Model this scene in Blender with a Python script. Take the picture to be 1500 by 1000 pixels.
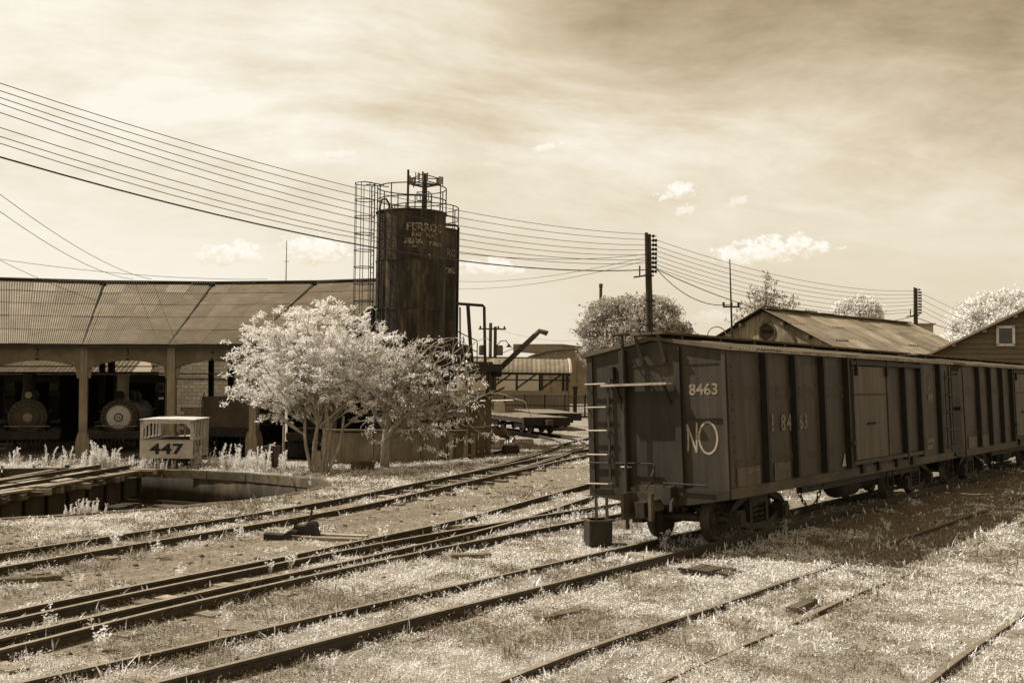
import bpy, math, random
import numpy as np
from mathutils import Vector, Matrix, Quaternion
random.seed(7); RNG = np.random.default_rng(7)
for o in list(bpy.data.objects): bpy.data.objects.remove(o)
scene = bpy.context.scene
COL = scene.collection
R = math.radians
# ------------------------------------------------------------------ camera
CAM_H, PITCH, ROLL, FPX = 2.535, 0.0357, 0.012, 1547.0
cd = bpy.data.cameras.new('camera'); cam = bpy.data.objects.new('camera', cd); COL.objects.link(cam)
cd.sensor_width = 36; cd.lens = 36 * FPX / 1500; cd.clip_end = 9000; cd.clip_start = .1
cam.matrix_world = Matrix.Translation((0, 0, CAM_H)) @ Matrix.Rotation(math.pi/2 + PITCH, 4, 'X') @ Matrix.Rotation(ROLL, 4, 'Z')
scene.camera = cam
scene.cycles.max_bounces = 4; scene.cycles.diffuse_bounces = 2; scene.cycles.glossy_bounces = 2; scene.cycles.transmission_bounces = 3; scene.cycles.transparent_max_bounces = 6
scene.render.resolution_x, scene.render.resolution_y = 1024, 682
# ------------------------------------------------------------------ light
SHADOW = Vector((2.35, -.5, -3.1)).normalized()
SUNV = -SHADOW
sd = bpy.data.lights.new('sun', 'SUN'); sd.energy = 5.0; sd.angle = R(.5); sd.color = (1, .98, .935)
sun = bpy.data.objects.new('sun', sd); COL.objects.link(sun)
sun.rotation_euler = SHADOW.to_track_quat('-Z', 'Y').to_euler(); sun.location = (0, 0, 60)
scene.view_settings.view_transform = 'Standard'; scene.view_settings.look = 'None'
scene.view_settings.exposure = 0.28; scene.view_settings.gamma = 1.0; scene.view_settings.use_curve_mapping = False

def S(v):
    """sepia tone of a given luminance: dark tones brown, light tones cream"""
    k = min(1, max(0, (v - .08) / .5))
    a = (1.26, .955, .55); b = (1.045, .995, .92)
    return tuple(v * (a[i] + (b[i] - a[i]) * k) for i in range(3)) + (1,)

def make_world():
    w = bpy.data.worlds.new('World'); scene.world = w; w.use_nodes = True
    nt = w.node_tree; N = nt.nodes; L = nt.links; N.clear()
    out = N.new('ShaderNodeOutputWorld'); bg = N.new('ShaderNodeBackground'); bg.inputs[1].default_value = .1
    L.new(bg.outputs[0], out.inputs[0])
    def m(op, a, b=None, c=None, clamp=False):
        n = N.new('ShaderNodeMath'); n.operation = op; n.use_clamp = clamp
        for i, q in enumerate((a, b, c)):
            if q is None: continue
            if isinstance(q, (int, float)): n.inputs[i].default_value = q
            else: L.new(q, n.inputs[i])
        return n.outputs[0]
    def sstep(x, a, b):
        n = N.new('ShaderNodeMapRange'); n.interpolation_type = 'SMOOTHSTEP'
        L.new(x, n.inputs[0]); n.inputs[1].default_value = a; n.inputs[2].default_value = b
        return n.outputs[0]
    def noise(vec, sc, det, rough=.55):
        n = N.new('ShaderNodeTexNoise'); n.inputs['Scale'].default_value = sc; n.inputs['Detail'].default_value = det
        n.inputs['Roughness'].default_value = rough; L.new(vec, n.inputs['Vector']); return n.outputs[0]
    def comb(a, b, c=0.0):
        n = N.new('ShaderNodeCombineXYZ')
        for i, q in enumerate((a, b, c)):
            if isinstance(q, (int, float)): n.inputs[i].default_value = q
            else: L.new(q, n.inputs[i])
        return n.outputs[0]
    def mixc(f, a, b):
        n = N.new('ShaderNodeMix'); n.data_type = 'RGBA'
        if isinstance(f, float): n.inputs[0].default_value = f
        else: L.new(f, n.inputs[0])
        for i, q in ((6, a), (7, b)):
            if isinstance(q, tuple): n.inputs[i].default_value = q
            else: L.new(q, n.inputs[i])
        return n.outputs[2]
    sky = N.new('ShaderNodeTexSky'); sky.sky_type = 'NISHITA'; sky.sun_disc = False
    sky.sun_elevation = math.asin(SUNV.z); sky.sun_rotation = math.atan2(SUNV.x, SUNV.y)
    sky.dust_density = 2.5
    bw = N.new('ShaderNodeRGBToBW'); L.new(sky.outputs[0], bw.inputs[0])
    tc = N.new('ShaderNodeTexCoord'); sep = N.new('ShaderNodeSeparateXYZ'); L.new(tc.outputs['Generated'], sep.inputs[0])
    X, Y, Z = sep.outputs
    zz = m('MAXIMUM', Z, .0)
    den = m('ADD', zz, .22)
    px = m('DIVIDE', X, den); py = m('DIVIDE', Y, den)
    # streaks run a little across the view
    wv = noise(comb(px, py, 2.0), .7, 3, .5)
    wv = m('MULTIPLY', m('SUBTRACT', wv, .5), .9)
    u = m('ADD', m('MULTIPLY', px, .80), m('MULTIPLY', py, .10)); v = m('ADD', m('ADD', m('MULTIPLY', py, 1.05), m('MULTIPLY', px, -.22)), wv)
    n1 = noise(comb(u, v, 3.1), .85, 5, .5)
    n2 = noise(comb(m('MULTIPLY', u, 2.2), m('MULTIPLY', v, 1.6), 8.7), 2.2, 6, .62)
    n3 = noise(comb(m('MULTIPLY', u, 3.0), m('MULTIPLY', v, 5.0), 1.7), 2.5, 5, .6)
    cl = m('ADD', m('ADD', m('MULTIPLY', n1, .64), m('MULTIPLY', n2, .23)), m('MULTIPLY', n3, .13))
    cl = m('SUBTRACT', cl, .495)
    base = m('SUBTRACT', .90, m('MULTIPLY', sstep(zz, .14, .40), .20))
    base = m('SUBTRACT', base, m('MULTIPLY', sstep(zz, .35, .95), .38))
    base = m('SUBTRACT', base, m('MULTIPLY', m('MULTIPLY', sstep(X, -.35, .35), sstep(Y, -.6, .5)), .20))
    base = m('SUBTRACT', base, m('MULTIPLY', m('MULTIPLY', sstep(zz, .17, .30), sstep(X, -.22, .12)), .24))
    amp = m('ADD', .35, m('MULTIPLY', sstep(zz, .08, .24), 2.3))
    val = m('ADD', base, m('MULTIPLY', cl, amp))
    glow = m('MULTIPLY', m('SUBTRACT', m('MULTIPLY', bw.outputs[0], .11), .5), .10)
    val = m('ADD', val, glow, clamp=True)
    rp = N.new('ShaderNodeValToRGB'); L.new(val, rp.inputs[0]); e = rp.color_ramp.elements
    e[0].position = 0; e[0].color = (.25, .18, .10, 1)
    e[1].position = 1; e[1].color = (.96, .91, .80, 1)
    for p, c in ((.35, (.52, .415, .275, 1)), (.62, (.72, .615, .45, 1)), (.82, (.855, .78, .635, 1))):
        q = e.new(p); q.color = c
    col = rp.outputs[0]
    # small fair-weather clouds low in the sky: azimuth, elevation, half sizes (radians)
    az = m('ARCTAN2', X, Y); el = m('ARCSINE', Z)
    cn = noise(comb(m('MULTIPLY', az, 1.0), m('MULTIPLY', el, 1.35), .0), 46, 6, .6)
    cn2 = noise(comb(m('MULTIPLY', az, 1.0), m('MULTIPLY', el, 1.25), 5.0), 120, 4, .6)
    for (cx, cy, w_, h_, dens, tilt) in ((1128, 362, 92, 27, 1.0, .12), (988, 280, 33, 19, .95, .15), (1003, 304, 17, 11, .65, .1), (1080, 291, 21, 11, .55, .1),
        (340, 386, 54, 24, .9, .05), (462, 377, 58, 28, .9, -.05), (488, 237, 34, 11, .55, .1), (798, 219, 22, 11, .8, .25), (715, 396, 56, 19, .8, 0), (1050, 458, 40, 13, .35, 0), (165, 390, 40, 12, .25, 0)):
        a0 = math.atan2((cx - 750) / FPX, 1); e0 = (555.5 - (cx - 750) * ROLL - cy) / FPX * math.cos(a0)
        du = m('DIVIDE', m('SUBTRACT', az, a0), w_ / FPX); dw0 = m('DIVIDE', m('SUBTRACT', el, e0), h_ / FPX)
        dw = m('SUBTRACT', dw0, m('MULTIPLY', du, tilt * w_ / h_))
        low = m('MULTIPLY', m('MINIMUM', dw, 0.0), .55)
        rr = m('ADD', m('MULTIPLY', du, du), m('MULTIPLY', m('ADD', dw, low), m('ADD', dw, low)))
        f = m('ADD', m('SUBTRACT', 1.0, rr), m('ADD', m('MULTIPLY', m('SUBTRACT', cn, .5), 3.2), m('MULTIPLY', m('SUBTRACT', cn2, .5), 2.6)))
        mask = m('MULTIPLY', sstep(f, 0.05, .75), dens)
        shade = sstep(m('ADD', dw, m('MULTIPLY', m('SUBTRACT', cn2, .5), 2.2)), -1.0, .45)
        col = mixc(mask, col, mixc(shade, (.80, .66, .45, 1), (1.0, .955, .86, 1)))
    sc = N.new('ShaderNodeVectorMath'); sc.operation = 'SCALE'; L.new(col, sc.inputs[0]); sc.inputs['Scale'].default_value = 8.5
    L.new(sc.outputs[0], bg.inputs[0])
make_world()

# ------------------------------------------------------------------ photo helpers (pixel of the 1500x1000 photo -> world)
def basis():
    Rv = Vector((1, 0, 0)); F = Vector((0, math.cos(PITCH), math.sin(PITCH))); U = Vector((0, -math.sin(PITCH), math.cos(PITCH)))
    return Rv*math.cos(ROLL) + U*math.sin(ROLL), -Rv*math.sin(ROLL) + U*math.cos(ROLL), F
BR, BU, BF = basis()
def ray(x, y): return BF + BR*((x-750)/FPX) - BU*((y-500)/FPX)
def G(x, y, z=0.0):
    d = ray(x, y); return Vector((0, 0, CAM_H)) + d*((z-CAM_H)/d.z)
def D(x, y, Y):
    d = ray(x, y); return Vector((0, 0, CAM_H)) + d*(Y/d.y)
AL = .6563
DV = Vector((math.sin(AL), math.cos(AL), 0)); NV = Vector((math.cos(AL), -math.sin(AL), 0))
N_CAR, A_CAR = -8.115, 14.3
TT = Vector((-13.0, 26.6, 0)); TT_R = 8.1           # turntable pit

# ------------------------------------------------------------------ numpy noise
def _hash(ix, iy, s):
    n = (ix*374761393 + iy*668265263 + s*1442695041) & 0x7fffffff
    n = ((n ^ (n >> 13))*1274126177) & 0x7fffffff
    return ((n ^ (n >> 16)) & 0xffff)/65535.0
def vnoise(x, y, s=0):
    x = np.asarray(x, float); y = np.asarray(y, float)
    ix = np.floor(x).astype(np.int64); iy = np.floor(y).astype(np.int64)
    fx = x-ix; fy = y-iy; fx = fx*fx*(3-2*fx); fy = fy*fy*(3-2*fy)
    a = _hash(ix, iy, s); b = _hash(ix+1, iy, s); c = _hash(ix, iy+1, s); d = _hash(ix+1, iy+1, s)
    return (a*(1-fx)+b*fx)*(1-fy)+(c*(1-fx)+d*fx)*fy
def fbm(x, y, s=0, o=4):
    t = 0; a = .5; tot = 0
    for i in range(o):
        t = t+a*vnoise(x*2**i, y*2**i, s+i*17); tot += a; a *= .5
    return t/tot
def ss(a, b, x):
    t = np.clip((np.asarray(x, float)-a)/(b-a), 0, 1); return t*t*(3-2*t)
def zg(x, y):
    x = np.asarray(x, float); y = np.asarray(y, float)
    nn = x*NV.x+y*NV.y
    z = -.11-.45*ss(20, 36, y)*ss(3, -8, x)+.05*ss(-6.9, -6.1, nn)*ss(40, 25, y)
    z = z+(fbm(x*.9, y*.9, 3)-.5)*.06+(fbm(x*4, y*4, 9, 3)-.5)*.035
    z = z - 0.0006*np.maximum(y-120, 0)*0
    return z
def zg1(x, y): return float(zg(np.array([x]), np.array([y]))[0])

# ------------------------------------------------------------------ materials
MATS = {}
def mat(name, v, var=.3, scale=6.0, rough=.8, stretch=(1, 1, 1), v2=None, metal=0.0, bump=.0, rnd=.12, spec=.3, detail=6, patch=None, coord='Object', alpha_wear=None, bscale=None, runs=0.0):
    """procedural weathered surface. v: luminance of base colour; v2: colour of larger worn patches"""
    if name in MATS: return MATS[name]
    m = bpy.data.materials.new(name); m.use_nodes = True; nt = m.node_tree; N = nt.nodes; L = nt.links
    b = N['Principled BSDF']; b.inputs['Roughness'].default_value = rough; b.inputs['Metallic'].default_value = metal
    b.inputs['Specular IOR Level'].default_value = spec
    tc = N.new('ShaderNodeTexCoord'); mp = N.new('ShaderNodeMapping'); L.new(tc.outputs[coord], mp.inputs[0]); mp.inputs['Scale'].default_value = stretch
    oi = N.new('ShaderNodeObjectInfo')
    off = N.new('ShaderNodeVectorMath'); off.operation = 'ADD'; L.new(mp.outputs[0], off.inputs[0])
    cmb = N.new('ShaderNodeMath'); cmb.operation = 'MULTIPLY'; L.new(oi.outputs['Random'], cmb.inputs[0]); cmb.inputs[1].default_value = 37.0
    L.new(cmb.outputs[0], off.inputs[1])
    n1 = N.new('ShaderNodeTexNoise'); n1.inputs['Scale'].default_value = scale; n1.inputs['Detail'].default_value = detail; n1.inputs['Roughness'].default_value = .65
    L.new(off.outputs[0], n1.inputs['Vector'])
    r1 = N.new('ShaderNodeValToRGB'); L.new(n1.outputs[0], r1.inputs[0]); e = r1.color_ramp.elements
    e[0].position = .3; e[0].color = S(v*(1-var)); e[1].position = .72; e[1].color = S(v*(1+var))
    col = r1.outputs[0]
    if v2 is not None:
        n2 = N.new('ShaderNodeTexNoise'); n2.inputs['Scale'].default_value = patch or scale*.35; n2.inputs['Detail'].default_value = 7; n2.inputs['Roughness'].default_value = .7
        L.new(off.outputs[0], n2.inputs['Vector'])
        r2 = N.new('ShaderNodeValToRGB'); L.new(n2.outputs[0], r2.inputs[0]); r2.color_ramp.elements[0].position = .47; r2.color_ramp.elements[1].position = .64
        mx = N.new('ShaderNodeMix'); mx.data_type = 'RGBA'; L.new(r2.outputs[0], mx.inputs[0]); L.new(col, mx.inputs[6]); mx.inputs[7].default_value = S(v2); col = mx.outputs[2]
    if runs:
        mp2 = N.new('ShaderNodeMapping'); L.new(tc.outputs[coord], mp2.inputs[0]); mp2.inputs['Scale'].default_value = (9, 9, .45)
        n4 = N.new('ShaderNodeTexNoise'); n4.inputs['Scale'].default_value = 1.3; n4.inputs['Detail'].default_value = 6; n4.inputs['Roughness'].default_value = .7; L.new(mp2.outputs[0], n4.inputs['Vector'])
        r4 = N.new('ShaderNodeMapRange'); L.new(n4.outputs[0], r4.inputs[0]); r4.inputs[1].default_value = .36; r4.inputs[2].default_value = .66; r4.inputs[3].default_value = 1-runs; r4.inputs[4].default_value = 1+runs
        v4 = N.new('ShaderNodeVectorMath'); v4.operation = 'SCALE'; L.new(col, v4.inputs[0]); L.new(r4.outputs[0], v4.inputs['Scale']); col = v4.outputs[0]
    if rnd:
        mr = N.new('ShaderNodeMapRange'); L.new(oi.outputs['Random'], mr.inputs[0]); mr.inputs[3].default_value = 1-rnd; mr.inputs[4].default_value = 1+rnd
        vm = N.new('ShaderNodeVectorMath'); vm.operation = 'SCALE'; L.new(col, vm.inputs[0]); L.new(mr.outputs[0], vm.inputs['Scale']); col = vm.outputs[0]
    L.new(col, b.inputs['Base Color'])
    if bump:
        bp = N.new('ShaderNodeBump'); bp.inputs['Strength'].default_value = bump; bp.inputs['Distance'].default_value = .02
        nb = n1
        if bscale:
            nb = N.new('ShaderNodeTexNoise'); nb.inputs['Scale'].default_value = bscale; nb.inputs['Detail'].default_value = 5; L.new(off.outputs[0], nb.inputs['Vector'])
        L.new(nb.outputs[0], bp.inputs['Height']); L.new(bp.outputs[0], b.inputs['Normal'])
    if alpha_wear is not None:
        n3 = N.new('ShaderNodeTexNoise'); n3.inputs['Scale'].default_value = alpha_wear[0]; n3.inputs['Detail'].default_value = 6; n3.inputs['Roughness'].default_value = .7
        L.new(off.outputs[0], n3.inputs['Vector'])
        r3 = N.new('ShaderNodeValToRGB'); L.new(n3.outputs[0], r3.inputs[0]); r3.color_ramp.elements[0].position = alpha_wear[1]; r3.color_ramp.elements[1].position = alpha_wear[2]
        if len(alpha_wear) > 3:
            r3.color_ramp.elements[1].color = (alpha_wear[3],)*3+(1,)
        L.new(r3.outputs[0], b.inputs['Alpha'])
    MATS[name] = m; return m

def leaf_mat(name, v, var=.25, trans=.35):
    m = bpy.data.materials.new(name); m.use_nodes = True; nt = m.node_tree; N = nt.nodes; L = nt.links; N.clear()
    out = N.new('ShaderNodeOutputMaterial'); df = N.new('ShaderNodeBsdfDiffuse'); tr = N.new('ShaderNodeBsdfTranslucent'); mx = N.new('ShaderNodeMixShader'); mx.inputs[0].default_value = trans
    g = N.new('ShaderNodeNewGeometry'); rp = N.new('ShaderNodeValToRGB'); L.new(g.outputs['Random Per Island'], rp.inputs[0])
    rp.color_ramp.elements[0].color = S(v*(1-var)); rp.color_ramp.elements[1].color = S(v*(1+var))
    L.new(rp.outputs[0], df.inputs[0]); L.new(rp.outputs[0], tr.inputs[0])
    L.new(df.outputs[0], mx.inputs[1]); L.new(tr.outputs[0], mx.inputs[2]); L.new(mx.outputs[0], out.inputs[0])
    MATS[name] = m; return m

M_car = mat('boxcar_paint', .032, .28, 2.2, .62, (1, 1, .35), v2=.050, patch=.8, bump=.15, bscale=30, runs=.35)
M_fade = mat('faded_paint', .075, .3, 4, .7, (1, 1, .3), alpha_wear=(5, .40, .62, .45))
M_carend = mat('boxcar_end_paint', .024, .30, 2.6, .65, (1, 1, .4), v2=.036, patch=1.0, bump=.15, bscale=25, runs=.3)
M_rib = mat('boxcar_rib_paint', .013, .35, 5, .7)
M_sill = mat('boxcar_sill_paint', .04, .4, 3, .7, (.5, 1, 1), v2=.075)
M_door = mat('boxcar_door_paint', .062, .25, 3, .6, (1, 1, .2), v2=.078, runs=.35)
M_carroof = mat('boxcar_roof_sheet', .06, .45, 3, .7, v2=.10)
M_under = mat('undergear_iron', .024, .4, 6, .75)
M_wheel = mat('wheel_iron', .03, .4, 5, .55, v2=.08)
M_eave = mat('worn_eave_edge', .22, .6, 14, .6, v2=.07, patch=5)
M_lightmetal = mat('bare_light_metal', .30, .3, 8, .55)
M_rail = mat('rail_side_rust', .045, .4, 9, .7, bump=.2)
M_railtop = mat('rail_head', .24, .3, 9, .45, metal=.3)
M_tie = mat('old_sleeper_wood', .24, .45, 5, .9, (1, 6, 6), v2=.10, rnd=.35, bump=.3)
M_tank = mat('tank_plate', .020, .5, 3.2, .8, (1, 1, .3), v2=.075, patch=1.5, rnd=0, bump=.15, runs=.5)
M_iron = mat('black_iron', .018, .3, 6, .6)
M_conc = mat('weathered_concrete', .25, .28, 2.5, .9, (1, 1, .5), v2=.15, patch=1.2, bump=.25, runs=.25)
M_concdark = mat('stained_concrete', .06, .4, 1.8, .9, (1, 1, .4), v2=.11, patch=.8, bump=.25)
M_column = mat('column_concrete', .21, .3, 3, .9, (1, 1, .35), v2=.17, bump=.2, runs=.3)
M_lintel = mat('lintel_concrete', .13, .35, 2, .9, v2=.09, bump=.2)
M_sheet = mat('corrugated_roof_sheet', .145, .26, 2.2, .7, (1, 1, 1), v2=.11, rnd=.16, spec=.25)
M_sheetpale = mat('pale_roof_sheet', .17, .2, 2, .6, rnd=.1)
M_kerb = mat('dusty_kerb', .075, .4, 5, .95, v2=.04, rnd=.3, bump=.3)
M_wallmid = mat('old_grey_wall', .17, .3, 2.0, .9, (1, 1, .4), v2=.09, patch=1.1, bump=.25, runs=.15)
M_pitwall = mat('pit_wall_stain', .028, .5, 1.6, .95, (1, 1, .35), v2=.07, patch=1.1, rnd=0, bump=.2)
M_dark = mat('near_black', .012, .3, 4, .9)
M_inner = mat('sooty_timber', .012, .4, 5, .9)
M_block = mat('concrete_block', .42, .25, 5, .9, rnd=.15, bump=.2)
M_mortar = mat('block_mortar', .17, .2, 5, .95)
M_loco = mat('locomotive_black', .018, .4, 4, .6, v2=.034)
M_loco2 = mat('locomotive_ring_paint', .06, .3, 9, .6, v2=.035)
M_cream = mat('cream_paint', .52, .15, 6, .55, v2=.40)
M_greypaint = mat('stack_paint', .23, .25, 5, .6)
M_cart = mat('cart_pale_paint', .46, .2, 5, .6, v2=.33)
M_carttop = mat('cart_roof_paint', .55, .2, 4, .6, v2=.40)
M_black = mat('black_lettering', .012, .2, 5, .7)
M_letter = mat('faded_lettering', .22, .2, 9, .8, alpha_wear=(14, .34, .56, .85))
M_letter_f = mat('very_faded_lettering', .24, .25, 9, .8, alpha_wear=(9, .40, .66, .7))
M_chalk = mat('chalk_lettering', .29, .15, 12, .9, alpha_wear=(30, .22, .5, .92))
M_tankletter = mat('tank_lettering', .30, .2, 6, .8, alpha_wear=(6.5, .44, .60, .75))
M_plank = mat('deck_plank_wood', .24, .4, 4, .9, (5, 1, 5), v2=.12, rnd=.3, bump=.3)
M_girder = mat('girder_plate', .05, .35, 2.5, .75, (1, 1, .5), v2=.08)
M_wood = mat('old_wood', .09, .4, 5, .9, (1, 1, .2), rnd=.25)
M_pole = mat('pole_timber', .045, .4, 4, .85, (3, 3, .3))
M_wire = mat('wire', .03, .1, 3, .7, rnd=0)
M_stucco = mat('stained_plaster', .19, .35, 1.8, .9, (1, 1, .45), v2=.07, patch=1.3, bump=.3, runs=.4)
M_rustroof = mat('rusty_roof_sheet', .20, .3, 1.6, .75, v2=.13, rnd=.28)
M_siding = mat('house_siding', .11, .2, 3, .8, (1, 1, 5), rnd=.1)
M_whitewood = mat('white_trim', .5, .2, 6, .7)
M_bark = mat('pale_bark', .36, .35, 7, .9, (2, 2, .6), v2=.2)
M_barkd = mat('dark_bark', .10, .4, 7, .9)
M_shedwall = mat('far_shed_wall', .2, .2, 1.2, .9, v2=.14)
M_glassd = mat('dark_glass', .02, .2, 3, .2, spec=.5)
M_hill = mat('far_hills', .26, .2, .01, 1.0, v2=.20, rnd=0)
M_rubber = mat('tyre_rubber', .03, .3, 6, .8)
L_main = leaf_mat('acacia_leaf', .82, .12, .35)
L_bg = leaf_mat('tree_leaf', .42, .35, .2)
L_pale = leaf_mat('pale_tree_leaf', .80, .15, .25)
L_grass = leaf_mat('grass_blade', .80, .22, .3)
L_dry = leaf_mat('dry_grass_blade', .27, .5, .2)
L_weed = leaf_mat('weed_leaf', .80, .15, .35)

# ------------------------------------------------------------------ mesh helpers
class MB:
    def __init__(s): s.v = []; s.f = []; s.M = None
    def add(s, vs, fs):
        k = len(s.v)
        if s.M is not None: vs = [s.M @ Vector(p) for p in vs]
        s.v.extend(tuple(p) for p in vs); s.f.extend(tuple(i+k for i in f) for f in fs); return s
    def box(s, c, size, M=None):
        a, b, h = size[0]/2, size[1]/2, size[2]/2
        vs = [Vector((x*a, y*b, z*h)) for x in (-1, 1) for y in (-1, 1) for z in (-1, 1)]
        vs = [(M @ q if M is not None else q)+Vector(c) for q in vs]
        return s.add(vs, [(0, 1, 3, 2), (4, 6, 7, 5), (0, 4, 5, 1), (2, 3, 7, 6), (0, 2, 6, 4), (1, 5, 7, 3)])
    def span(s, p0, p1): # axis aligned box by corners
        return s.box([(p0[i]+p1[i])/2 for i in range(3)], [abs(p1[i]-p0[i]) for i in range(3)])
    def beam(s, p0, p1, w, h, up=(0, 0, 1)):
        p0 = Vector(p0); p1 = Vector(p1); d = p1-p0; l = d.length; d.normalize(); u = Vector(up)
        if abs(d.dot(u)) > .98: u = Vector((1, 0, 0))
        r = d.cross(u).normalized(); u = r.cross(d)
        vs = [p0+d*(l*k)+r*(a*w/2)+u*(b*h/2) for k in (0, 1) for a in (-1, 1) for b in (-1, 1)]
        return s.add(vs, [(0, 1, 3, 2), (4, 6, 7, 5), (0, 4, 5, 1), (2, 3, 7, 6), (0, 2, 6, 4), (1, 5, 7, 3)])
    def path(s, pts, rad, n=6, cap=True):
        pts = [Vector(p) for p in pts]
        if not hasattr(rad, '__len__'): rad = [rad]*len(pts)
        vs = []; fs = []; pr = None
        for i, p in enumerate(pts):
            d = (pts[min(i+1, len(pts)-1)]-pts[max(i-1, 0)])
            d = d.normalized() if d.length > 1e-9 else Vector((0, 0, 1))
            if pr is None:
                a = Vector((0, 0, 1)) if abs(d.z) < .9 else Vector((1, 0, 0)); r = d.cross(a).normalized()
            else:
                r = pr-d*pr.dot(d); r = r.normalized() if r.length > 1e-6 else d.orthogonal().normalized()
            pr = r; u = d.cross(r)
            for k in range(n):
                t = 2*math.pi*k/n; vs.append(p+(r*math.cos(t)+u*math.sin(t))*rad[i])
        for i in range(len(pts)-1):
            for k in range(n):
                a = i*n+k; b = i*n+(k+1) % n; fs.append((a, b, b+n, a+n))
        if cap: fs.append(tuple(range(n-1, -1, -1))); fs.append(tuple(range((len(pts)-1)*n, len(pts)*n)))
        return s.add(vs, fs)
    def cyl(s, p0, p1, r, n=16): return s.path([p0, p1], r, n)
    def lathe(s, prof, n=24, M=None):
        """profile (r, z) about +Z, transformed by M"""
        vs = []; fs = []
        for r, z in prof:
            for k in range(n):
                t = 2*math.pi*k/n; q = Vector((r*math.cos(t), r*math.sin(t), z)); vs.append(M @ q if M is not None else q)
        for i in range(len(prof)-1):
            for k in range(n):
                a = i*n+k; b = i*n+(k+1) % n; fs.append((a, b, b+n, a+n))
        fs.append(tuple(range(n-1, -1, -1))); fs.append(tuple(range((len(prof)-1)*n, len(prof)*n)))
        return s.add(vs, fs)
    def prism(s, poly, h0, h1, M=None):
        """2-D polygon (x,y) extruded along z h0..h1 then M"""
        n = len(poly); vs = [Vector((x, y, h)) for h in (h0, h1) for x, y in poly]
        if M is not None: vs = [M @ q for q in vs]
        fs = [tuple(range(n-1, -1, -1)), tuple(range(n, 2*n))]+[(i, (i+1) % n, n+(i+1) % n, n+i) for i in range(n)]
        return s.add(vs, fs)
    def mesh(s, name, m, smooth=False):
        me = bpy.data.meshes.new(name); me.from_pydata(s.v, [], s.f); me.materials.append(m)
        me.validate(); me.update()
        if smooth: me.polygons.foreach_set('use_smooth', [True]*len(me.polygons))
        return me
    def build(s, name, m, parent=None, smooth=False):
        return link(name, s.mesh(name, m, smooth), parent)
def link(name, me, parent=None):
    o = bpy.data.objects.new(name, me); COL.objects.link(o)
    if parent is not None: o.parent = parent
    return o
def tag(o, label, cat, group=None):
    o['label'] = label; o['category'] = cat
    if group: o['group'] = group
    return o
def thing(name, label, cat, loc=(0, 0, 0), rz=0.0, group=None):
    o = bpy.data.objects.new(name, None); COL.objects.link(o); o.location = loc; o.rotation_euler = (0, 0, rz); o.empty_display_size = .2
    return tag(o, label, cat, group)
def copy_tree(o, parent=None, skip=()):
    c = o.copy(); COL.objects.link(c); c.parent = parent
    for ch in [q for q in bpy.data.objects if q.parent == o]:
        if any(ch.name.startswith(k) for k in skip): continue
        copy_tree(ch, c, skip)
    return c
def raw(name, V, F, m, parent=None, smooth=False):
    """big mesh from numpy arrays, F of equal-size faces"""
    me = bpy.data.meshes.new(name); V = np.asarray(V, np.float32); F = np.asarray(F, np.int32)
    me.vertices.add(len(V)); me.vertices.foreach_set('co', V.ravel())
    k = F.shape[1]; me.loops.add(F.size); me.loops.foreach_set('vertex_index', F.ravel())
    me.polygons.add(len(F)); me.polygons.foreach_set('loop_start', np.arange(0, F.size, k, dtype=np.int32)); me.polygons.foreach_set('loop_total', np.full(len(F), k, np.int32))
    if smooth: me.polygons.foreach_set('use_smooth', np.ones(len(F), bool))
    me.materials.append(m); me.update(calc_edges=True)
    return link(name, me, parent)
def text_mesh(txt, size, m, extrude=.002, bold=0.0, xs=1.0, spc=1.0):
    c = bpy.data.curves.new('t', 'FONT'); c.body = txt; c.size = size; c.extrude = extrude; c.offset = bold
    c.space_character = spc; c.align_x = 'CENTER'; c.align_y = 'CENTER'; c.resolution_u = 3
    o = bpy.data.objects.new('t', c); COL.objects.link(o)
    dg = bpy.context.evaluated_depsgraph_get(); me = bpy.data.meshes.new_from_object(o.evaluated_get(dg))
    bpy.data.objects.remove(o); bpy.data.curves.remove(c)
    me.materials.clear(); me.materials.append(m)
    if xs != 1: me.transform(Matrix.Diagonal((xs, 1, 1, 1)))
    return me
def corr_sheet(w, l, nc, amp=.02, name='s', m=None):
    """corrugated rectangular sheet: x width (ridges run along y), y 0..l"""
    k = nc*2+1; V = []; F = []
    for j in range(2):
        for i in range(k): V.append((w*(i/(k-1)-.5), l*j, amp*(1 if i % 2 else -1)))
    for i in range(k-1): F.append((i, i+1, k+i+1, k+i))
    return V, F

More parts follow.
